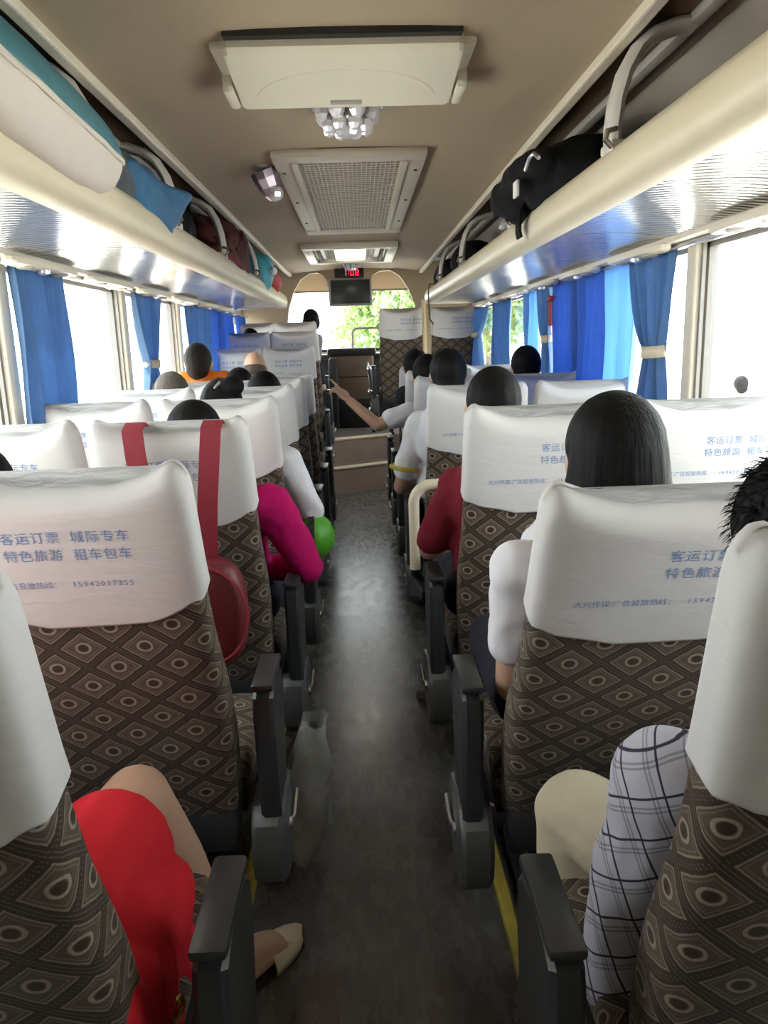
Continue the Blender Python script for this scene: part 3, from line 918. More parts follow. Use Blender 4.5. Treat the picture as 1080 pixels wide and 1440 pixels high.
def leg_mesh(x):
    g = G()
    g.add(rbox(x - .016, x + .016, .10, .16, .02, .37, .006)); g.add(rbox(x - .022, x + .022, .02, .38, .0, .03, .006))
    g.add(tube([(x, .13, .06), (x, .33, .36)], .014))
    return g.mesh('leg', M['black'], True)
def frame_mesh():
    g = G()
    g.add(rbox(-.215, .215, .05, .09, .34, .38, .005)); g.add(rbox(-.215, .215, .40, .44, .35, .39, .005))
    g.add(rbox(-.215, -.185, .05, .44, .345, .385, .005)); g.add(rbox(.185, .215, .05, .44, .345, .385, .005))
    return g.mesh('seat_frame', M['black'], True)
def shell_mesh():            # dark lower trim behind the seat
    return G().add(rbox(-.205, .205, -.045, .03, .30, .40, .015)).mesh('lower_trim', M['dark'], True)
ME_FRAME, ME_SHELL = frame_mesh(), shell_mesh()
ME_LEG = [leg_mesh(-.11), leg_mesh(.11)]
ARM = {s: (armrest_mesh(s), pad_mesh(s), hinge_mesh(s), lever_mesh(s)) for s in (-1, 1)}

PIV = .44
def make_seat(arm_side, pr):
    r = empty('coach_seat', (0, 0, 0), None, 'seat', 'coach seats with white printed head covers')
    b = link_mesh('backrest', ME_BACK, r, (0, 0, PIV))
    c = link_mesh('head_cover', ME_COVER, b); 
    for pm in pr: link_mesh('printed_line', pm, b)['kind'] = 'stuff'
    link_mesh('seat_cushion', ME_CUSH, r); link_mesh('seat_frame', ME_FRAME, r); link_mesh('lower_trim', ME_SHELL, r)
    for m_ in ME_LEG: link_mesh('leg', m_, r)
    if arm_side:
        a, p, h, l = ARM[arm_side]
        ao = link_mesh('armrest', a, r); link_mesh('arm_pad', p, ao)
        ho = link_mesh('hinge_cover', h, r); link_mesh('recline_lever', l, ho)
    return r
PROTO = {}
def seat(side, col, top, recl, label, zf=0.0, dx=0.0, adx=0.0):
    """top = how far ahead of the camera the head cover's top edge stands"""
    s = -1 if side == 'L' else 1
    arm = {'A': -s, 'W': 0}[col]
    key = (side, col)
    if key not in PROTO:
        o = PROTO[key] = make_seat(arm, ME_PRINT_L if side == 'L' else ME_PRINT_R)
    else: o = copytree(PROTO[key])
    y0 = top + .79 * math.sin(R(recl)) + .03
    o.location = (s * (.50 if col == 'A' else .962) + dx, y0, zf)
    for ch in o.children:
        if ch.name.startswith('backrest'): ch.rotation_euler = (R(recl), 0, 0)
        if ch.name.startswith(('armrest', 'hinge')): ch.location.x = adx
    o['label'] = label
    return o, y0
ROWS_L = [(.60, 15, 'first'), (1.27, 19, 'second'), (2.0, 17, 'third'), (2.73, 16, 'fourth'), (3.5, 16, 'fifth'), (4.2, 16, 'sixth'), (4.92, 16, 'seventh')]
SY = {}
feat = {'first': 'beside the red dress', 'second': 'large readable blue print', 'third': 'dark red straps over it', 'fourth': 'behind the hair bun', 'fifth': 'past the white cardigan sleeve', 'sixth': 'near mid bus', 'seventh': 'last before the raised seats'}
for i, (t, rc, nm) in enumerate(ROWS_L):
    _, SY['LA%d' % i] = seat('L', 'A', t, rc, '%s patterned seat left of the aisle, %s' % (nm, feat[nm]), 0, -.01 if i == 0 else 0, .035 if i == 0 else 0)
    _, SY['LW%d' % i] = seat('L', 'W', t + (.04 if i != 1 else .0), rc, '%s patterned seat along the left windows, white printed cover' % nm)
for j, (t, zf, nm, rc) in enumerate(((6.33, .15, 'rearmost', 12), (6.98, .28, 'middle', 12), (7.70, .38, 'frontmost', 12))):
    _, SY['LA%d' % (7 + j)] = seat('L', 'A', t, rc, '%s of three raised seats left of the aisle at the front' % nm, zf, -.06 - .05 * (j == 2))
    _, SY['LW%d' % (7 + j)] = seat('L', 'W', t, rc, '%s of three raised seats along the left windows at the front' % nm, zf, -.02)
ROWS_R = [(.60, 13, 'first', 'beside the plaid shirt'), (1.13, 26, 'second', 'ahead of the plaid shirt'), (2.03, 15, 'third', 'beside the maroon sleeve'),
          (3.2, 17, 'fourth', 'in front of the cream grab rail'), (3.98, 17, 'fifth', 'beside the pointing arm'), (4.75, 17, 'sixth', 'between pointing arm and tall seats'), (5.5, 17, 'seventh', 'just behind the tall seats')]
for i, (t, rc, nm, ft) in enumerate(ROWS_R):
    _, SY['RA%d' % i] = seat('R', 'A', t, rc, '%s patterned seat right of the aisle, %s' % (nm, ft), 0, .045 if i == 0 else 0, -.035 if i == 0 else 0)
    _, SY['RW%d' % i] = seat('R', 'W', t + .03, rc - (10 if i == 1 else 0), '%s patterned seat along the right windows, white printed cover' % nm, 0, .03 if i == 0 else 0)
_, SY['RA7'] = seat('R', 'A', 7.62, 8, 'tall raised brown seat at the front, left of the tan pole', .47, -.075)
_, SY['RW7'] = seat('R', 'W', 7.62, 8, 'tall raised brown seat at the front, right of the tan pole', .47, -.03)

# ------------------------------------------------------------------ people
def hand(wr, d, nrm, side, curl=0.5, point=False):
    """palm, four unequal bent fingers and a thumb leaving the side of the palm"""
    d = Vector(d).normalized(); n = Vector(nrm); n = (n - d * n.dot(d)).normalized(); a = d.cross(n).normalized() * side
    w = Vector(wr); L = []
    rot = Matrix((a, d, n)).transposed()
    pc = w + d * .048
    L.append(('e', pc[:], (.040, .052, .017), rot))
    for k, ln in enumerate((.070, .078, .072, .055)):
        base = w + d * .088 + a * (.030 - k * .020)
        cu = curl
        if point: cu = 0.0 if k == 0 else 1.35
        p = base; ang = cu * .5
        for q, (fl, r0, r1) in enumerate(((.45, .0085, .008), (.32, .008, .0072), (.23, .0072, .006))):
            e = p + (d * math.cos(ang) - n * math.sin(ang)) * ln * fl * 1.05
            L.append(('c', p[:], e[:], r0, r1)); p = e; ang += cu * .75
    tb = w + d * .025 + a * .034; tm = tb + (d * .6 + a * .75 - n * .25).normalized() * .036; te = tm + (d * .95 + a * .2 - n * .25).normalized() * .03
    L += [('c', tb[:], tm[:], .0115, .010), ('c', tm[:], te[:], .0095, .0075)]
    return L

def hairdo(style, hx, hy, ht, root, hm):
    c = (hx, hy - .014, ht - .098)
    if style in ('short', 'long', 'bun', 'bob'):
        L = [('e', c, (.084, .100, .098)), ('e', (hx, hy - .045, ht - .155), (.070, .062, .065))]
        if style == 'long':
            for k in range(9):
                t = -1.25 + k * 2.5 / 8
                x, y = hx + .066 * math.sin(t), hy - .015 - .078 * math.cos(t)
                x2, y2 = hx + .084 * math.sin(t), hy - .010 - .085 * math.cos(t)
                L += [('c', (x, y, ht - .10), (x2, y2, ht - .24), .024, .028), ('c', (x2, y2, ht - .24), (x2 * 1.0, y2 - .005, ht - .34), .028, .024)]
            L.append(('e', c, (.088, .102, .099)))
        if style == 'bob':
            L += [('e', (hx, hy - .03, ht - .14), (.092, .088, .085))]
        if style == 'bun':
            L += [('e', (hx + .052, hy - .055, ht - .03), (.046, .042, .040)), ('c', (hx, hy - .03, ht - .04), (hx + .05, hy - .05, ht - .03), .045, .03)]
        o = blob('hair', L, hm, root, .008, 3)
        return o
    if style == 'bald':
        L = [('e', (hx, hy - .030, ht - .128), (.082, .086, .062)), ('e', (hx, hy - .045, ht - .16), (.068, .06, .05))]
        return blob('hair', L, hm, root, .008, 3)

def strands(name, hx, hy, ht, n, ln, root, hm, lo=-0.6, down=0.8):
    g = G(); rnd = random.Random(3)
    V = []; F = []
    for i in range(n):
        th = rnd.uniform(0, 2 * PI); ph = rnd.uniform(lo, 1.45)
        nrm = Vector((math.cos(ph) * math.cos(th), math.cos(ph) * math.sin(th), math.sin(ph)))
        if nrm.y > .55 and nrm.z < .5: continue
        p = Vector((hx + .083 * nrm.x, hy - .014 + .099 * nrm.y, ht - .098 + .097 * nrm.z))
        dr = (nrm * .7 + Vector((rnd.uniform(-.5, .5), rnd.uniform(-.5, .5), rnd.uniform(-.4, .3))) + Vector((0, -.3, -down))).normalized()
        l = ln * rnd.uniform(.5, 1.1)
        sd = dr.cross(nrm); sd = (sd if sd.length > .05 else Vector((1, 0, 0))).normalized() * .0016
        m_ = p + dr * l * .55 + nrm * .004; e = m_ + (dr + Vector((0, 0, -.35))).normalized() * l * .45
        b = len(V)
        V += [(p - sd)[:], (p + sd)[:], (m_ + sd * .8)[:], (m_ - sd * .8)[:], e[:]]
        F += [(b, b + 1, b + 2, b + 3), (b + 3, b + 2, b + 4)]
    g.add((V, F))
    o = ob(name, g, hm, root, True, 0); o['kind'] = 'stuff'

def person(label, cx, y0, ht, zf=0.0, recl=17, shirt='white', sleeve='short', trousers='darkcloth', skin='skin', hair='short', hm='hair', hx=0.0, hy=None,
           el={}, wr={}, sh={}, legs=True, point=None, wid=1.0, vox=.011, knee={}, ank={}, sleeve_cut=.55, yaw=0.0, fat=0.0, neck=.285):
    """seated passenger; el/wr/sh/knee/ank give joints in world coordinates where the photo shows them (keys L,R)"""
    root = empty('person', (cx, y0, zf), label, 'person', 'bus passengers')
    tn = math.tan(R(recl))
    zs = ht - neck                                       # shoulder line
    yb = lambda z: y0 + .075 - (z - zf - PIV) * tn * .95
    yt = lambda z: yb(z) + .118
    zp = zf + .58
    H = Vector((cx + hx, (yt(ht - .1) + .0 if hy is None else hy), ht))
    SH = {k: Vector(sh.get(k, (cx + s * .165 * wid, yt(zs) + .01, zs - .02))) for k, s in (('L', -1), ('R', 1))}
    EL = {k: Vector(el.get(k, (cx + s * .215 * wid, y0 + .12, zf + .70))) for k, s in (('L', -1), ('R', 1))}
    WR = {k: Vector(wr.get(k, (cx + s * .09, y0 + .34, zf + .66))) for k, s in (('L', -1), ('R', 1))}
    hp = {k: Vector((cx + s * .085, yt(zp) + .02, zp)) for k, s in (('L', -1), ('R', 1))}
    KN = {k: Vector(knee.get(k, (cx + s * .11, y0 + .52, zf + .575))) for k, s in (('L', -1), ('R', 1))}
    AN = {k: Vector(ank.get(k, (cx + s * .10, y0 + .50, zf + .09))) for k, s in (('L', -1), ('R', 1))}
    chest = ('e', (cx, yt(zs - .12), zs - .12), (.155 * wid, .098, .16)); belly = ('e', (cx, yt(zp + .16), zp + .16), (.145 * wid, .105, .17)); pelv = ('e', (cx, yt(zp) + .01, zp), (.16 * wid, .115, .095))
    hz = H.z
    cy, sy_ = math.cos(yaw), math.sin(yaw)
    def hp_(dx, dy, dz): return (H.x + dx * cy - dy * sy_, H.y + dx * sy_ + dy * cy, hz + dz)
    head = [('e', hp_(0, 0, -.105), (.075, .092, .103)), ('e', hp_(0, .028, -.165), (.056, .062, .062)), ('e', hp_(0, .096, -.135), (.013, .018, .020)), ('e', hp_(0, .088, -.100), (.045, .010, .012)),
            ('e', hp_(.077, -.005, -.13), (.011, .020, .030)), ('e', hp_(-.077, -.005, -.13), (.011, .020, .030)),
            ('c', (H.x, H.y - .012, hz - .17), (cx, yt(zs), zs + .02), .050, .056)]
    B = list(head) + [chest, belly, pelv, ('c', SH['L'][:], SH['R'][:], .052, .052)]
    for k, s in (('L', -1), ('R', 1)):
        fd = (WR[k] - EL[k]).normalized()
        B += [('c', SH[k][:], EL[k][:], .047, .038), ('c', EL[k][:], WR[k][:], .037, .025)]
        if point == k: B += hand(WR[k], fd + Vector((0, 0, .05)), (0, -.3, 1), 1, 1.2, True)
        else: B += hand(WR[k], fd * .8 + Vector((0, .2, -.25)), (0, .25, 1), -s, .45)
        if legs:
            toe = AN[k] + Vector((s * .02, .13, -.055))
            B += [('c', hp[k][:], KN[k][:], .082, .056), ('c', KN[k][:], AN[k][:], .054, .034), ('c', (AN[k] + Vector((0, -.03, -.045)))[:], toe[:], .036, .028)]
    blob('body', B, M[skin], root, vox, 4)
    S = [('e', chest[1], (.155 * wid + .017, .116, .175)), ('e', belly[1], (.145 * wid + .018, .122, .18)), ('e', pelv[1], (.16 * wid + .014, .126, .085)), ('c', SH['L'][:], SH['R'][:], .066, .066),
         ('c', (cx, yt(zs), zs - .02), (cx, yt(zs) - .004, zs + .025), .075, .062)]
    for k in ('L', 'R'):
        if sleeve == 'long':
            S += [('c', SH[k][:], EL[k][:], .064 + fat, .052 + fat), ('c', EL[k][:], (EL[k].lerp(WR[k], .93))[:], .052 + fat, .037 + fat * .6)]
        else:
            S += [('c', SH[k][:], (SH[k].lerp(EL[k], sleeve_cut))[:], .064, .060)]
    blob('shirt', S, M[shirt], root, vox, 4, disp=.020, dscale=.07)
    if legs:
        T = [('e', pelv[1], (.16 * wid + .016, .13, .105))]
        for k in ('L', 'R'):
            T += [('c', hp[k][:], KN[k][:], .098, .074), ('c', KN[k][:], (KN[k].lerp(AN[k], .92))[:], .072, .055)]
        blob('trousers', T, M[trousers], root, vox, 4, disp=.015, dscale=.08)
        for k, s in (('L', -1), ('R', 1)):
            toe = AN[k] + Vector((s * .02, .14, -.055))
            blob('shoe', [('c', (AN[k] + Vector((0, -.035, -.048)))[:], toe[:], .043, .036)], M['darkcloth'], root, .01, 3)
    hairdo(hair, H.x - 0 * sy_, H.y, hz, root, M[hm])
    for s in (-1, 1):
        ob('eye', G().add(ell(hp_(s * .031, .083, -.113), (.012, .008, .007), None, 8, 6)), M['eye'], root)
    ob('mouth', G().add(ell(hp_(0, .087, -.178), (.022, .008, .006), None, 8, 6)), M['lips'], root)
    return root, H

A = lambda k: SY[k]
# right side, from the camera forward
pr0, h0 = person('man in blue and black plaid shirt and khaki trousers in nearest right seat', .610, A('RA0'), 1.258, recl=14, wid=.78, shirt='plaid', sleeve='long', trousers='khaki', hx=-.050, hy=.93, fat=.016,
       sh={'L': (.425, .97, .775), 'R': (.74, .97, .80)}, el={'L': (.375, .98, .455)}, wr={'L': (.50, 1.17, .62)}, knee={'L': (.372, 1.22, .565), 'R': (.60, 1.25, .58)}, ank={'L': (.37, 1.20, .09), 'R': (.6, 1.22, .09)}, vox=.009)
strands('hair_strands', h0.x, h0.y, h0.z, 2600, .020, pr0, M['hair'])
person('girl with long straight black hair and white short sleeved top', .47, A('RA1'), 1.305, recl=20, shirt='white', sleeve='short', trousers='darkcloth', hair='long', hx=-.01, hy=1.36,
       sh={'L': (.310, 1.42, .955), 'R': (.60, 1.42, .955)}, el={'L': (.315, 1.53, .668)}, wr={'L': (.40, 1.74, .66)}, wid=.9, vox=.009)
person('person in maroon short sleeved shirt with elbow on the armrest', .44, A('RA2'), 1.322, recl=20, shirt='maroon', sleeve='short', trousers='darkcloth', hx=-.035, hy=2.30,
       sh={'L': (.300, 2.34, .945), 'R': (.62, 2.34, .945)}, el={'L': (.215, 2.42, .735)}, wr={'L': (.36, 2.66, .70)}, sleeve_cut=.80)
p3, _ = person('person in white polo shirt with a yellow sleeve band', .42, A('RA3'), 1.368, recl=15, shirt='white', sleeve='short', trousers='darkcloth', skin='skindark', hx=-.02,
       sh={'L': (.275, 3.56, 1.02), 'R': (.57, 3.56, 1.0)}, el={'L': (.185, 3.60, .72)}, wr={'L': (.32, 3.85, .70)}, sleeve_cut=.72)
ob('sleeve_band', G().add(tube([(.209 + .066 * math.cos(t), 3.588 + .064 * math.sin(t), .815 - .01 * math.cos(t)) for t in np.linspace(0, 2 * PI, 21)[:-1]], .012, 6, True)), M['yellow'], p3)
person('person in cream shirt stretching an arm to point across the aisle', .40, A('RA4') + .02, 1.33, recl=12, shirt='white', sleeve='short', hx=-.02, point='L', vox=.007,
       sh={'L': (.26, 4.33, 1.0), 'R': (.56, 4.33, 1.0)}, el={'L': (.10, 4.31, .945)}, wr={'L': (-.055, 4.33, 1.085)}, sleeve_cut=.5)
person('dark haired passenger by the aisle just below the tall front seats', .43, A('RA5'), 1.355, recl=12, shirt='darkcloth', hx=-.06, wid=.8, el={'L': (.32, 5.25, .75)})
person('short haired passenger alone by the right windows past the blue curtain', .905, A('RW4'), 1.36, recl=14, shirt='greycloth', hair='short', hx=.015, wid=.75)
# left side
person('woman in magenta long sleeved top with elbow over the armrest', -.46, A('LA2'), 1.255, recl=16, shirt='magenta', sleeve='long', trousers='darkcloth', hair='short', hx=-.02, hy=2.28,
       sh={'R': (-.275, 2.27, .935), 'L': (-.62, 2.27, .93)}, el={'R': (-.172, 2.33, .715)}, wr={'R': (-.42, 2.56, .66)}, vox=.009)
pb, hb = person('woman with a hair bun and white cardigan sleeve', -.46, A('LA3'), 1.285, recl=15, shirt='white', sleeve='long', trousers='darkcloth', hair='bun', hx=-.06,
       sh={'R': (-.29, 3.0, .95), 'L': (-.62, 3.0, .95)}, el={'R': (-.205, 3.02, .745)}, wr={'R': (-.30, 3.3, .70)})
ob('hair_clip', G().add(tube([(hb.x - .02, hb.y - .075, hb.z - .045), (hb.x - .005, hb.y - .085, hb.z - .03), (hb.x + .012, hb.y - .08, hb.z - .012)], .006)), M['silver'], pb)
person('dark haired passenger by the aisle in the fifth left row', -.50, A('LA4'), 1.285, recl=15, shirt='darkcloth', hx=.05, wid=.8, el={'R': (-.36, A('LA4') + .12, .72)})
person('grey haired passenger low by the left windows, fifth row', -.90, A('LW4'), 1.295, recl=15, shirt='greycloth', hair='short', hm='hairgrey', hx=0, wid=.85)
person('boy with cropped hair in an orange shirt by the left windows', -.93, A('LW5') + .08, 1.43, recl=4, shirt='orange', hair='short', hm='hairbrown', wid=.75, hx=-.02, neck=.215)
person('passenger with thin grey hair and bare crown by the aisle', -.66, A('LA6'), 1.365, recl=8, shirt='greycloth', hair='bald', hm='hairgrey', hx=-.03)
person('dark haired passenger low behind the thin haired man', -.66, A('LA5'), 1.285, recl=12, shirt='darkcloth', hx=-.02)
person('black haired head by the left windows, second row from the camera', -.87, A('LW1') + .02, 1.235, recl=17, shirt='darkcloth', hair='bob', hx=.085, wid=.85)
person('passenger low in the middle raised front window seat', -.95, A('LW8'), 1.56, .28, recl=10, shirt='darkcloth', hx=-.03, wid=.75)
person('dark haired person at the very front beside the windscreen', -.54, A('LA9') - .02, 1.745, .38, recl=8, shirt='greycloth', hx=.08, hair='bob', wid=.75, el={'R': (-.46, A('LA9') + .1, 1.08)})
person('passenger low in the rearmost raised front aisle seat', -.56, A('LA8') - .02, 1.47, .28, recl=10, shirt='darkcloth', hx=-.03)

# woman in red: nearest left seat, one bare leg out towards the aisle
def red_woman():
    y0 = A('LA0')
    root = empty('person', (-.50, y0, 0), 'woman in a red dress in nearest left seat, bare knee and sandalled foot', 'person', 'bus passengers')
    hip = Vector((-.46, .98, .585)); kn = Vector((-.430, 1.285, .590)); an = Vector((-.318, 1.43, .105))
    B = [('e', (-0.640, y0 + .06, 1.2), (.075, .092, .103)), ('e', (-0.640, y0 + .09, 1.14), (.056, .062, .062)), ('e', (-0.640, y0 + .16, 1.165), (.013, .018, .02)), ('e', (-0.563, y0 + .05, 1.17), (.011, .02, .03)), ('e', (-0.717, y0 + .05, 1.17), (.011, .02, .03)),
         ('c', (-0.640, y0 + .05, 1.12), (-0.630, y0 + .02, .98), .05, .055), ('e', (-0.630, y0 + .06, .84), (.15, .1, .16)), ('e', (-0.620, y0 + .13, .66), (.15, .11, .16)), ('e', (-0.610, y0 + .16, .58), (.165, .125, .095)),
         ('c', (-0.780, y0 + .04, .94), (-0.480, y0 + .04, .94), .052, .052),
         ('c', (-0.465, y0 + .04, .94), (-0.480, y0 + .12, .70), .045, .037), ('c', (-0.480, y0 + .12, .70), (-0.580, y0 + .36, .70), .036, .025),
         ('c', (-0.790, y0 + .04, .94), (-0.820, y0 + .14, .70), .045, .037), ('c', (-0.820, y0 + .14, .70), (-0.670, y0 + .36, .70), .036, .025),
         ('c', hip[:], kn[:], .088, .063), ('c', kn[:], (kn.lerp(an, .35))[:], .062, .062), ('c', (kn.lerp(an, .35))[:], an[:], .062, .034),
         ('c', (-.62, 1.0, .575), (-.70, 1.30, .555), .085, .06), ('c', (-.70, 1.30, .555), (-.70, 1.32, .11), .058, .036), ('c', (-.70, 1.29, .05), (-.70, 1.44, .045), .036, .028),
         # foot: heel, instep, toes
         ('c', (-0.317, 1.425, .052), an[:], .034, .036), ('c', (-0.313, 1.43, .050), (-0.245, 1.515, .052), .033, .036), ('c', an[:], (-0.245, 1.515, .058), .034, .032)]
    td = Vector((.6, .8, 0)).normalized(); sd = Vector((.8, -.6, 0))
    for k in range(5):
        b = Vector((-0.240, 1.52, .042)) + sd * (.026 - k * .013)
        B.append(('c', b[:], (b + td * (.058 - abs(k - 3) * .008))[:], .0125, .0095))
    B += hand((-0.580, y0 + .36, .70), (-0.420, .9, -.2), (0, .2, 1), 1, .5) + hand((-0.670, y0 + .36, .70), (.3, .9, -.2), (0, .2, 1), -1, .5)
    blob('body', B, M['skin'], root, .008, 5)
    S = [('e', (-0.630, y0 + .06, .84), (.17, .12, .175)), ('e', (-0.620, y0 + .13, .66), (.175, .13, .18)), ('e', (-0.590, y0 + .16, .58), (.20, .16, .12)),
         ('c', (-0.780, y0 + .04, .94), (-0.480, y0 + .04, .94), .067, .067), ('c', (-0.465, y0 + .04, .94), (-0.475, y0 + .09, .80), .064, .066), ('c', (-0.790, y0 + .04, .94), (-0.810, y0 + .10, .80), .064, .066),
         ('c', (-.45, .96, .59), (-.435, 1.13, .585), .118, .108), ('c', (-.62, .96, .585), (-.67, 1.12, .565), .11, .095),
         ('e', (-.375, 1.0, .53), (.085, .15, .10)), ('e', (-.345, 1.04, .53), (.065, .15, .05)), ('e', (-.34, .93, .50), (.06, .14, .07)), ('c', (-.37, .98, .56), (-.325, 1.07, .44), .08, .055), ('c', (-.355, .88, .54), (-.325, .97, .42), .075, .04), ('c', (-.35, .80, .60), (-.32, .88, .44), .07, .04)]
    blob('dress', S, M['red'], root, .009, 5, disp=.014, dscale=.09)
    hairdo('bob', -.64, y0 + .06, 1.305, root, M['hair'])
    for s in (-1, 1):
        ob('eye', G().add(ell((-0.640 + s * .031, y0 + .145, 1.192), (.012, .008, .007), None, 8, 6)), M['eye'], root)
    ob('mouth', G().add(ell((-0.640, y0 + .148, 1.127), (.022, .008, .006), None, 8, 6)), M['lips'], root)
    # beige closed toe sandal with a strap behind the ankle
    f0 = Vector((-0.327, 1.405, 0)); rot = Matrix(((.8, .6, 0), (-.6, .8, 0), (0, 0, 1))); 
    def loc(x, y, z):
        p = f0 + sd * x + td * y; return (p.x, p.y, z)
    out = [(0, -.02), (.026, -.012), (.033, .03), (.030, .08), (.038, .14), (.040, .18), (.030, .222), (.008, .245), (-.016, .236), (-.034, .20), (-.038, .15), (-.030, .08), (-.032, .03), (-.024, -.012)]
    sole = ob('sandal_sole', G().add(loft([[loc(x, y, z + (.012 if y < .08 else 0)) for x, y in out] for z in (.002, .016)])), M['sole'], root)
    rings = []
    for y, w, h in ((.125, .042, .066), (.15, .043, .062), (.18, .041, .054), (.21, .034, .044), (.232, .022, .034), (.243, .008, .024)):
        rings.append([loc(.001 + w * math.cos(t), y - .012 * math.cos(t), .016 + (h - .016) * math.sin(t) ** .8) for t in np.linspace(0, PI, 12)])
    V, F = loft(rings, False, False, False)
    up = ob('sandal_upper', G().add((V, F)), M['sandal'], root); md = up.modifiers.new('thick', 'SOLIDIFY'); md.thickness = .004; md.offset = 1
    ob('ankle_strap', G().add(ribbon([loc(.036 * math.cos(t), .022 - .042 * math.sin(t), .085 + .018 * math.sin(t)) for t in np.linspace(-.6, PI + .6, 16)], (0, 0, 1), .020, .004)), M['sandal'], root)
    ob('heel_cup', G().add(loft([[loc(.034 * math.cos(t), .018 - .040 * math.sin(t), z) for t in np.linspace(0, PI, 10)] for z in (.014, .05, .088)], False, False, False)), M['sandal'], root)
    # round gold ring on the skirt and the navy print corner of it
    ob('dress_ring', G().add(tube([(-.283 + .004 * math.cos(t), .93 + .016 * math.cos(t), .475 + .016 * math.sin(t)) for t in np.linspace(0, 2 * PI, 15)[:-1]], .004, 6, True)), M['gold'], root)
red_woman()

# ------------------------------------------------------------------ rails, pole, front furniture
def arch(x0, x1, y, z0, z1, r, n=8):
    pts = [(x0, y, z0), (x0, y, z1 - r)]
    for k in range(1, n): t = PI - k * PI / 2 / n; pts.append((x0 + r + r * math.cos(t), y, z1 - r + r * math.sin(t)))
    pts += [(x0 + r, y, z1), (x1 - r, y, z1)]
    for k in range(1, n): t = PI / 2 - k * PI / 2 / n; pts.append((x1 - r + r * math.cos(t), y, z1 - r + r * math.sin(t)))
    pts += [(x1, y, z1 - r), (x1, y, z0)]
    return pts
r = empty('grab_rail', (.40, 2.78, 0), 'cream tubular grab rail in the right doorway gap behind fourth row seat', 'rail')
ob('tube', G().add(tube(arch(.192, .60, 2.78, 0.56, .882, .07), .020, 12)), M['rail'], r)
for x in (.192, .60): ob('bracket', G().add(tube([(x, 2.78, .60), (x, 2.79, .54), (x + .05, 2.90, .45), (x + .10, 3.50, .36)], .017, 10)), M['black'], r)
r = empty('grab_pole', (.675, 7.55, .48), 'tan upright pole between the two tall front seats', 'pole')
ob('tube', G().add(tube([(.640, 7.52, .48), (.640, 7.52, 1.78)], .021, 12)), M['pole'], r)
ob('collar', G().add(lathe([(.034, .48), (.034, .50), (.022, .51)], 14, (.640, 7.52, 0))), M['pole'], r)
r = empty('front_partition', (.25, 8.25, .48), 'brown partition box with dark top beside the front steps', 'partition')
ob('panel', G().add(rbox(-.315, .16, 8.5, 8.62, .78, 1.27, .02)), M['brown'], r)
ob('top_cap', G().add(rbox(-.34, .19, 8.48, 8.70, 1.255, 1.345, .025)), M['black'], r)
ob('lower_panel', G().add(rbox(-.315, .16, 8.47, 8.62, .482, .80, .015)), M['black'], r)
ob('side_panel', G().add(rbox(-.325, -.235, 8.36, 8.50, .484, 1.24, .02)), M['greydark'] if 'greydark' in M else M['dark'], r)
ob('seam', G().add(rbox(-.225, .15, 8.494, 8.502, 1.03, 1.042, .002)), M['black'], r)
r = empty('hand_rail', (.15, 8.0, .48), 'black hand rail with bright knobs beside the front steps', 'rail')
ob('tube', G().add(tube([(.13, 7.95, .487), (.125, 7.95, .95), (.10, 8.05, 1.12), (.09, 8.3, 1.18), (.09, 8.47, 1.18)], .018, 10)), M['black'], r)
for z in (.72, .90, 1.13): ob('knob', G().add(ell((.105, 7.94 + (.1 if z > 1 else 0), z), (.026, .026, .034), None, 12, 8)), M['chrome'], r)
r = empty('waste_bin', (.20, 7.3, 0), 'narrow yellow and white bin post beside the front steps', 'bin')
ob('body', G().add(rbox(.345, .42, 6.75, 6.85, .0, .96, .012)), M['yellow'], r)
ob('white_side', G().add(rbox(.42, .455, 6.755, 6.845, .0, .955, .008)), M['tag'], r)
ob('lid', G().add(rbox(.338, .46, 6.745, 6.855, .955, .985, .008)), M['black'], r)
r = empty('dashboard', (0, 9.1, .48), 'dark dashboard under the windscreen at the front', 'dashboard')
ob('body', G().add(rbox(-1.15, 1.15, 8.95, 9.33, .5, 1.24, .03)), M['black'], r)
ob('top_pad', G().add(rbox(-1.15, 1.15, 8.88, 9.33, 1.22, 1.28, .025)), M['dark'], r)
r = empty('windscreen_rail', (.1, 8.85, 1.28), 'pale rounded guard frame before the windscreen behind the tall seats', 'rail')
ob('frame', G().add(tube(arch(-.06, .42, 8.92, 1.285, 1.555, .06), .014, 10)), M['grey2'], r)
r = empty('sun_blind', (.28, 9.2, 2.0), 'tan roller blind hanging across the windscreen top', 'blind')
ob('cloth', G().add(box(-1.05, 1.05, 9.235, 9.240, 1.985, 2.19)), M['tan'], r, False)
ob('bottom_rod', G().add(tube([(-1.05, 9.235, 1.985), (1.05, 9.235, 1.985)], .010, 8)), M['ventdark'], r)

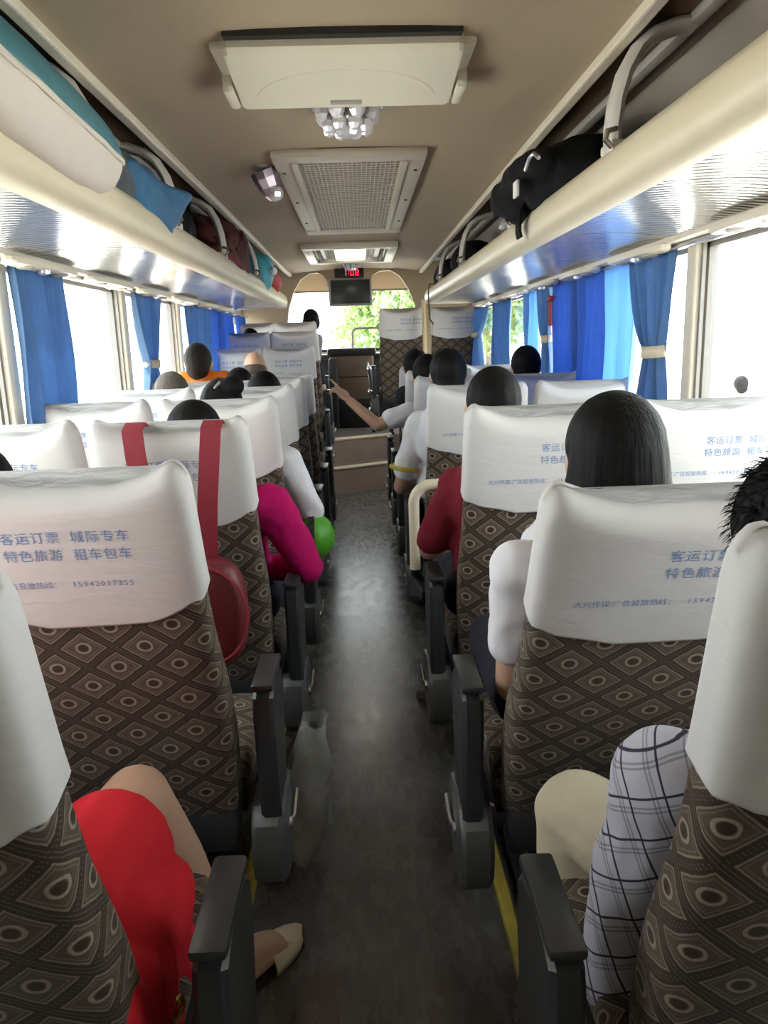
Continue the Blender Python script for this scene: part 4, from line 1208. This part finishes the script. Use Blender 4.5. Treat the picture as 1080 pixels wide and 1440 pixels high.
# ------------------------------------------------------------------ curtains
def curtain(s, y0, y1, zt, zb, m, label, tie=None, wt=.055, yt=None, yb=None, folds=7, amp=.022, x=1.135, group='blue window curtains', tiemat=True):
    """gathered cloth hanging along the wall from y0 to y1; tie = height of the band"""
    root = empty('curtain', (s * x, (y0 + y1) / 2, zb), label, 'curtain', group)
    NU, NV = folds * 8, 26
    V = []; F = []
    ym = yt if yt is not None else (y0 + y1) / 2
    rnd = random.Random(int(y0 * 100)); ph = [rnd.uniform(0, 6) for _ in range(4)]
    for i in range(NV + 1):
        z = zt + (zb - zt) * i / NV
        for j in range(NU + 1):
            u = j / NU
            a, b = y0, y1
            if tie is not None:
                bw0, bw1 = yb if yb else (y0, y1)
                if z > tie:
                    k = ((z - tie) / (zt - tie)); k = k ** .55
                    a, b = ym - wt + (y0 - ym + wt) * k, ym + wt + (y1 - ym - wt) * k
                else:
                    k = min(1, (tie - z) / max(.05, tie - zb)) ** .75
                    a, b = ym - wt + (bw0 - ym + wt) * k, ym + wt + (bw1 - ym - wt) * k
            sq = max(.35, min(1.0, (b - a) / (y1 - y0)))
            off = amp * math.sin(u * folds * 2 * PI + ph[0] + .5 * math.sin(u * 5 + ph[1])) * (.6 + .4 * math.sin(u * 11 + ph[2])) + .006 * math.sin(z * 9 + u * 14 + ph[3])
            xx = s * (x + off * (1.2 - .2 * sq))
            V.append((xx, a + (b - a) * u, z))
    for i in range(NV):
        for j in range(NU):
            q = i * (NU + 1) + j; F.append((q, q + 1, q + NU + 2, q + NU + 1))
    o = ob('cloth', G().add((V, F)), m, root, True, 0)
    md = o.modifiers.new('thick', 'SOLIDIFY'); md.thickness = .0022
    if tie is not None and tiemat:
        pts = [(s * (x + (amp + .022) * math.cos(t)), ym + (wt + .010) * math.sin(t), tie + .006 * math.cos(t)) for t in np.linspace(0, 2 * PI, 21)[:-1]]
        rg = [[(p[0], p[1], p[2] - .022), (p[0], p[1], p[2] + .022)] for p in pts]; rg.append(rg[0])
        tb = ob('tieback', G().add(loft(rg, False, False, False)), M['tie'], root)
        md = tb.modifiers.new('thick', 'SOLIDIFY'); md.thickness = .004
    return root
ZC_ = 1.688
for s, sd in ((-1, 'left'), (1, 'right')):
    g = G().add(rbox(min(s * 1.12, s * 1.15), max(s * 1.12, s * 1.15), .2, 8.2, ZC_ - .006, ZC_ + .012, .004))
    ra = empty('curtain_rail', (s * 1.135, 4, ZC_), 'thin metal curtain rail above the %s windows' % sd, 'curtain rail')
    ob('track', g, M['silver'], ra)
curtain(-1, 2.70, 3.16, ZC_, .95, M['curtain'], 'wide blue curtain hanging loose, nearest on the left', folds=6)
curtain(-1, 4.10, 4.66, ZC_, .95, M['curtain'], 'blue curtain with a cream tieback on the left windows', tie=1.325, yt=4.34, wt=.09, yb=(4.08, 4.58), folds=6)
curtain(-1, 5.30, 6.15, ZC_, 1.0, M['curtain'], 'blue gathered curtain past the tied one on the left', folds=8)
curtain(-1, 6.2, 7.25, ZC_, 1.0, M['curtaindeep'], 'deep blue curtain on the left glowing in the light', folds=8)
curtain(-1, 7.5, 8.1, ZC_, 1.2, M['curtaindeep'], 'farthest small blue curtain on the left by the windscreen', folds=6)
curtain(1, 2.80, 3.28, ZC_, .95, M['curtain'], 'blue curtain with cream tieback, nearest on the right', tie=1.335, yt=2.95, wt=.075, yb=(2.82, 3.22), folds=6)
curtain(1, 3.22, 3.58, ZC_, .95, M['curtainpale'], 'pale translucent end of curtain beside the wide blue one', folds=4, x=1.155)
curtain(1, 3.58, 4.52, ZC_, .95, M['curtaindeep'], 'wide deep blue drawn curtain on the right', folds=9, x=1.15)
curtain(1, 4.56, 4.92, ZC_, .95, M['curtain'], 'narrow dark blue curtain tied beside the red hammer', tie=1.39, yt=4.63, wt=.06, yb=(4.52, 4.80), folds=4)
curtain(1, 5.78, 6.50, ZC_, .95, M['curtain'], 'blue curtain between two right windows beyond the olive pillar', folds=6)
curtain(1, 6.9, 8.1, ZC_, 1.0, M['curtain'], 'farthest right blue curtain with cream tieback by tall seats', tie=1.44, yt=7.5, wt=.22, yb=(7.1, 7.95), folds=7)
curtain(1, 5.0, 5.36, ZC_, 1.05, M['curtainpale'], 'thin pale blue curtain at the right window by the trees', folds=4, x=1.16)
r = empty('emergency_hammer', (1.155, 4.53, 1.5), 'red emergency hammer on the right window pillar', 'hammer')
ob('handle', G().add(rbox(1.11, 1.135, 4.525, 4.555, 1.46, 1.60, .008)), M['redbag'], r)
ob('head', G().add(rbox(1.105, 1.14, 4.50, 4.58, 1.60, 1.625, .008)), M['redbag'], r)
ob('bracket', G().add(rbox(1.135, 1.172, 4.515, 4.565, 1.44, 1.64, .006)), M['tag'], r)

# ------------------------------------------------------------------ luggage
def softbag(name, label, L, m, cat='bag', vox=.014, disp=.03, ds=.12, parent=None, loc=None):
    root = empty(name, loc, label, cat)
    blob('body', L, m, root, vox, 5, disp=disp, dscale=ds)
    return root
TR = 1.758
def white_bag():
    c = Vector((-.75, 1.74, 1.95)); root = empty('soft_bag', (c.x, c.y, TR), 'puffy white bag with teal top, lying over the left rack lip', 'bag')
    NU, NV = 40, 20
    def surf(th, ph):
        cx, sx = math.cos(th), math.sin(th)
        x = .235 * math.copysign(abs(cx) ** .6, cx) * math.cos(ph) ** .6
        y = .50 * math.copysign(abs(sx) ** .6, sx) * math.cos(ph) ** .6
        z = .105 * math.copysign(abs(math.sin(ph)) ** .75, math.sin(ph))
        pk = 1 + .02 * math.sin(th * 17) * math.cos(ph)
        p = Vector((x * pk, y * pk, z - .02 * (x / .235) ** 2))
        rt = Matrix.Rotation(R(29), 3, 'Y') @ Matrix.Rotation(R(-2), 3, 'X')
        return c + rt @ p
    def part(a, b, n):
        return loft([[surf(2 * PI * j / NU, a + (b - a) * i / n)[:] for j in range(NU)] for i in range(n + 1)])
    ob('body', G().add(part(-PI / 2 + .03, .27, 14)), M['bagwhite'], root, True, 0)
    ob('top', G().add(part(.27, PI / 2 - .03, 8)), M['teal'], root, True, 0)
    ob('piping', G().add(tube([surf(2 * PI * j / 60, .27)[:] for j in range(60)], .007, 6, True)), M['bagwhite'], root)
white_bag()
def sack(name, c, half, m, parent, rot=(0, 0, 0), ex=(.55, .7), fold=.05, seed=0, pulls=()):
    """slack cloth bag: squarish lump with drawn folds and pulled-out corners"""
    NU, NV = 56, 30; rnd = random.Random(seed); ph = [rnd.uniform(0, 6.3) for _ in range(8)]
    rt = (Matrix.Rotation(R(rot[2]), 3, 'Z') @ Matrix.Rotation(R(rot[1]), 3, 'Y') @ Matrix.Rotation(R(rot[0]), 3, 'X'))
    sg = lambda v, e: math.copysign(abs(v) ** e, v)
    rings = []
    for i in range(NV + 1):
        p_ = -PI / 2 + .03 + (PI - .06) * i / NV; ring = []
        for j in range(NU):
            th = 2 * PI * j / NU
            n = Vector((sg(math.cos(th), ex[0]) * math.cos(p_) ** .55, sg(math.sin(th), ex[0]) * math.cos(p_) ** .55, sg(math.sin(p_), ex[1])))
            w = 1 + fold * (math.sin(th * 5 + ph[0] + 2 * math.sin(p_ * 2 + ph[1])) * .5 + math.sin(th * 9 + p_ * 5 + ph[2]) * .35 + math.sin(p_ * 11 + th * 3 + ph[3]) * .25)
            q = Vector((n.x * half[0], n.y * half[1], n.z * half[2])) * w
            for d, l, sh in pulls:
                dv = Vector(d).normalized(); k = max(0, n.normalized().dot(dv)) ** sh
                q += Vector((dv.x, dv.y, dv.z)) * l * k
            ring.append((Vector(c) + rt @ q)[:])
        rings.append(ring)
    return ob(name, G().add(loft(rings)), m, parent, True, 0)
r = empty('cloth_bag', (-.80, 2.55, TR), 'slate and blue cloth bag slumped behind the white bag on left rack', 'bag')
sack('body', (-.80, 2.50, 1.885), (.16, .34, .125), M['slate'], r, (0, 14, 0), fold=.07, seed=4, pulls=(((.3, .8, .6), .05, 8),))
sack('blue_side', (-.70, 2.66, 1.868), (.10, .22, .085), M['bluebag'], r, (-6, 10, -4), fold=.08, seed=9, pulls=(((.7, 1, .75), .09, 14), ((.4, -.8, .3), .04, 8)))
sack('white_lining', (-.672, 2.86, 1.828), (.05, .07, .048), M['bagwhite'], r, fold=.06, seed=2)
r = softbag('black_bag', 'black bag lying behind a hoop on the left rack', [('e', (-.86, 3.45, 1.90), (.19, .34, .135)), ('e', (-.82, 3.3, 1.87), (.17, .2, .11))], M['blackbag'], loc=(-.85, 3.45, TR))
ob('handle', G().add(tube([(-.72, 3.3, 1.96), (-.69, 3.38, 2.0), (-.69, 3.5, 2.0), (-.72, 3.58, 1.97)], .012)), M['blackbag'], r)
r = empty('clothes_pile', (-.78, 4.4, TR), 'dark reddish brown bundle of clothing on the left rack', 'clothing')
sack('lower_fold', (-.79, 4.40, 1.865), (.16, .30, .105), M['redbrown'], r, fold=.14, seed=3)
sack('upper_fold', (-.76, 4.42, 1.985), (.13, .26, .085), M['redbrown'], r, (5, 12, 6), fold=.16, seed=6)
sack('hanging_fold', (-.665, 4.58, 1.90), (.06, .18, .12), M['redbrown'], r, (0, 6, 0), fold=.16, seed=8)
r = empty('turquoise_bag', (-.70, 5.62, TR), 'turquoise plastic bag with a white patch on the left rack', 'bag')
sack('body', (-.70, 5.62, 1.895), (.13, .17, .135), M['turq'], r, (0, 10, 0), ex=(.7, .8), fold=.05, seed=5)
ob('patch', G().add(ell((-.565, 5.56, 1.90), (.03, .065, .03), None, 10, 6)), M['tag'], r)
r = softbag('red_bag', 'small red bag with a tan box side at the left rack end', [('e', (-.72, 6.35, 1.86), (.12, .2, .10)), ('e', (-.66, 6.3, 1.88), (.08, .15, .08))], M['redbag'], loc=(-.72, 6.15, TR), disp=.02)
ob('tan_side', G().add(rbox(-.70, -.66, 6.42, 6.85, TR, 1.90, .012)), M['tan'], r)
# right rack
def black_duffel():
    root = empty('duffel_bag', (.80, 2.75, TR), 'big black duffel bag with white tag bulging over the right rack lip', 'bag')
    blob('body', [('e', (.775, 2.78, 1.905), (.195, .36, .135)), ('e', (.72, 2.95, 1.90), (.20, .20, .12)), ('e', (.64, 2.80, 1.93), (.115, .30, .075)), ('e', (.555, 3.02, 1.90), (.04, .10, .06))], M['blackbag'], root, .012, 5, disp=.025, dscale=.1)
    ob('luggage_tag', G().add(rbox(.535, .545, 2.62, 2.68, 1.845, 1.895, .003, 2)), M['tag'], root)
    ob('strap', G().add(ribbon([(.66, 2.86, 1.87), (.60, 2.84, 1.865), (.585, 2.83, 1.82), (.585, 2.83, 1.76), (.59, 2.83, 1.74)], (0, 1, 0), .07, .008)), M['blackbag'], root)
    ob('zip', G().add(tube([(.545, 2.35 + .06 * k, 1.90 + .03 * math.sin(k)) for k in range(4)], .006, 6)), M['silver'], root)
    ob('buckle', G().add(rbox(.555, .575, 2.96, 3.06, 1.80, 1.83, .006)), M['silver'], root)
black_duffel()
softbag('black_bag', 'black bag between two hoops far along the right rack', [('e', (.80, 5.35, 1.90), (.16, .30, .135))], M['blackbag'], loc=(.8, 5.35, TR))
r = softbag('black_bag', 'black rounded bag at the far end of the right rack', [('e', (.77, 6.45, 1.90), (.14, .30, .135))], M['blackbag'], loc=(.77, 6.45, TR))
ob('hanging_strap', G().add(ribbon([(.665, 6.5, 1.85), (.60, 6.5, 1.845), (.592, 6.5, 1.78), (.594, 6.5, 1.68), (.60, 6.5, 1.57), (.625, 6.48, 1.53)], (0, 1, 0), .03, .006)), M['blackbag'], r)

# bag hung by its straps over the third left seat
def hung_bag():
    root = empty('hanging_bag', (-.46, 1.93, .45), 'burgundy bag hanging by red straps on the back of the third left seat', 'bag')
    L = []
    rings = []
    for t in np.linspace(-PI / 2 + .05, PI / 2 - .05, 13):
        k = max(.02, math.cos(t)) ** .45
        rings.append([(-.47 + .155 * k * math.copysign(abs(math.cos(a)) ** .7, math.cos(a)), 1.995 + .060 * k * math.copysign(abs(math.sin(a)) ** .7, math.sin(a)), .70 + .155 * math.copysign(abs(math.sin(t)) ** .8, math.sin(t))) for a in np.linspace(0, 2 * PI, 29)[:-1]])
    ob('body', G().add(loft(rings)), M['burgundy'], root, True, 0)
    ob('piping', G().add(tube([(-.47 + .160 * math.copysign(abs(math.cos(a)) ** .8, math.cos(a)), 1.945, .70 + .142 * math.sin(a)) for a in np.linspace(0, 2 * PI, 41)[:-1]], .005, 6, True)), M['strapred'], root)
    for xa, xb in ((-.575, -.53), (-.375, -.415)):
        pts = []
        for k, (dx, y, z) in enumerate(((0, 2.10, 1.06), (0, 2.075, 1.14), (0, 2.05, 1.198), (0, 2.015, 1.212), (0, 1.975, 1.198), (.15, 1.962, 1.13), (.5, 1.965, 1.02), (.85, 1.985, .90), (1, 2.0, .80))):
            pts.append((xa + (xb - xa) * dx, y, z))
        ob('strap', G().add(ribbon(pts, (1, 0, 0), .052, .006)), M['strapred'], root)
hung_bag()
def green_bag():
    c = (-.200, 3.02, .640)
    root = empty('round_bag', (c[0], c[1], .50), 'round green bag with a black strap beside the white cardigan sleeve', 'bag')
    ob('body', G().add(ell(c, (.085, .095, .095), None, 24, 16)), M['green'], root, True, 0)
    ob('strap', G().add(ribbon([(c[0] - .005 + .0 * t, c[1] + .100 * math.sin(t), c[2] + .100 * math.cos(t)) for t in np.linspace(-2.6, 1.2, 18)], (1, 0, 0), .028, .005)), M['black'], root)
green_bag()
# crumpled clear plastic bag by the left seat foot
def plastic_bag():
    rnd = random.Random(5); V = []; F = []
    NU, NV = 18, 12
    for i in range(NV + 1):
        z = .02 + .40 * i / NV
        k = .5 + .5 * math.sin(PI * min(1, i / NV * .8 + .15))
        for j in range(NU):
            a = 2 * PI * j / NU
            rr = k * (1 + .22 * math.sin(3 * a + i) + .15 * rnd.uniform(-1, 1))
            V.append((-.195 + .055 * rr * math.cos(a) + .05 * i / NV, 1.90 + .09 * rr * math.sin(a), z))
    for i in range(NV):
        for j in range(NU):
            F.append((i * NU + j, i * NU + (j + 1) % NU, (i + 1) * NU + (j + 1) % NU, (i + 1) * NU + j))
    F.append(tuple(range(NU))[::-1])
    thing('plastic_bag', G().add((V, F)), M['film'], (-.195, 1.9, .02), 'crumpled clear plastic bag on the floor by second left seat', 'bag', None, True, 0)
def film_mat():
    m, t, p = nt('clear_crumpled_film')
    p.inputs['Base Color'].default_value = (.75, .75, .73, 1); p.inputs['Roughness'].default_value = .2; p.inputs['Alpha'].default_value = .30
    return m
M['film'] = film_mat()
plastic_bag()
# toe of a grey shoe poking into the aisle on the right
g = G(); rings = []
for t, w, h in ((0, .034, .07), (.05, .042, .065), (.10, .042, .05), (.14, .034, .04), (.165, .018, .028), (.172, .004, .015)):
    rings.append([(.36 - t * 1.0, 2.86 - t * .15 + w * math.cos(a), .012 + h * max(0, math.sin(a)) ** .8) for a in np.linspace(0, PI, 10)] )
sh_ = empty('grey_shoe', (.30, 2.85, 0), 'toe of a grey slip-on shoe poking into the aisle on the right', 'shoe')
ob('upper', G().add(loft(rings)), M['greycloth'], sh_)
ob('sole', G().add(prism_xy([(.38, 2.80), (.30, 2.805), (.22, 2.815), (.19, 2.835), (.22, 2.87), (.30, 2.895), (.38, 2.905)], 0.0, .014)), M['sole'], sh_)

# ------------------------------------------------------------------ outside
GZ = -.95
struct('ground', G().add(box(-60, 60, -30, 90, GZ - .1, GZ)), M['ground'])
def tree(x, y, h, cr, n, label, seed):
    rnd = random.Random(seed)
    root = empty('tree', (x, y, GZ), label, 'tree', 'trees outside the bus')
    ob('trunk', G().add(tube([(x, y, GZ), (x + .1, y, GZ + h * .3), (x, y + .1, GZ + h * .6)], [.22, .17, .10], 10)), M['bark'], root)
    V = []; F = []
    for i in range(n):
        a = rnd.uniform(0, 2 * PI); q = rnd.uniform(-1, 1); rr = cr * rnd.uniform(.35, 1) ** .6 * (1 + .25 * math.sin(3 * a + q * 4 + seed))
        c = Vector((x + rr * math.sqrt(1 - q * q) * math.cos(a), y + rr * math.sqrt(1 - q * q) * math.sin(a), GZ + h * .62 + rr * q * .95))
        d1 = Vector((rnd.uniform(-1, 1), rnd.uniform(-1, 1), rnd.uniform(-1, 1))).normalized(); d2 = frame_of(d1)[0]
        s_ = rnd.uniform(.10, .22); b = len(V)
        V += [(c - d1 * s_)[:], (c + d2 * s_ * .5)[:], (c + d1 * s_)[:], (c - d2 * s_ * .5)[:]]; F.append((b, b + 1, b + 2, b + 3))
    o = ob('foliage', G().add((V, F)), M['leaf'], root, False); o['kind'] = 'stuff'
tree(1.3, 26, 5.4, 2.2, 5000, 'leafy green tree ahead seen through the right of the windscreen', 1)
tree(5.2, 38, 6.4, 2.8, 5000, 'taller green tree ahead behind the tall front seats', 2)
tree(5.9, 24.5, 6.2, 1.7, 4000, 'leafy tree outside the right windows near the red awning', 3)
tree(5.1, 31, 5.5, 1.5, 3500, 'tree far outside the right windows by the farthest curtain', 4)
r = empty('awning', (4.4, 17.5, GZ), 'red cloth awning on posts outside the right windows', 'awning')
ob('canopy', G().add(extrude_y([(3.95, 1.35), (3.95, 1.25), (4.9, 1.30), (4.9, 1.55), (4.4, 1.62)], 17.0, 18.6)), M['awning'], r, False)
for x, y in ((4.0, 17.1), (4.85, 17.1), (4.0, 18.5), (4.85, 18.5)): ob('post', G().add(tube([(x, y, GZ), (x, y, 1.3)], .03, 8)), M['silver'], r)
def standing():
    x, y = 4.62, 9.3
    root = empty('person', (x, y, GZ), 'person in pale blue standing on the bright ground outside the right window', 'person', 'people outside')
    L = [('e', (x, y, .76), (.075, .092, .11)), ('e', (x, y + .095, .74), (.013, .018, .02)), ('c', (x, y, .66), (x, y, .52), .05, .06), ('e', (x, y, .38), (.16, .10, .17)), ('e', (x, y, .10), (.15, .11, .2)), ('c', (x - .17, y, .48), (x + .17, y, .48), .05, .05)]
    for k in (-1, 1):
        L += [('c', (x + k * .18, y, .47), (x + k * .23, y, .17), .045, .037), ('c', (x + k * .23, y, .17), (x + k * .24, y + .06, -.08), .036, .025)]
        L += hand((x + k * .24, y + .06, -.08), (0, .15, -1), (-k, 0, 0), k, .4)
        L += [('c', (x + k * .09, y, .02), (x + k * .10, y, -.42), .08, .055), ('c', (x + k * .10, y, -.42), (x + k * .10, y - .02, -.87), .052, .035), ('c', (x + k * .10, y - .03, -.91), (x + k * .11, y + .14, -.92), .036, .028)]
    blob('body', L, M['skin'], root)
    blob('shirt', [('e', (x, y, .38), (.18, .12, .185)), ('e', (x, y, .10), (.17, .13, .2)), ('c', (x - .17, y, .48), (x + .17, y, .48), .065, .065), ('c', (x - .18, y, .47), (x - .21, y, .26), .064, .06), ('c', (x + .18, y, .47), (x + .21, y, .26), .064, .06)], M['paleblue'], root)
    blob('trousers', [q for k in (-1, 1) for q in (('c', (x + k * .09, y, .02), (x + k * .10, y, -.42), .098, .075), ('c', (x + k * .10, y, -.42), (x + k * .10, y - .02, -.84), .072, .058))], M['denim'], root)
    hairdo('short', x, y, .87, root, M['hair'])
M['paleblue'] = cloth('pale_blue_cloth', (.05, .10, .22))
standing()
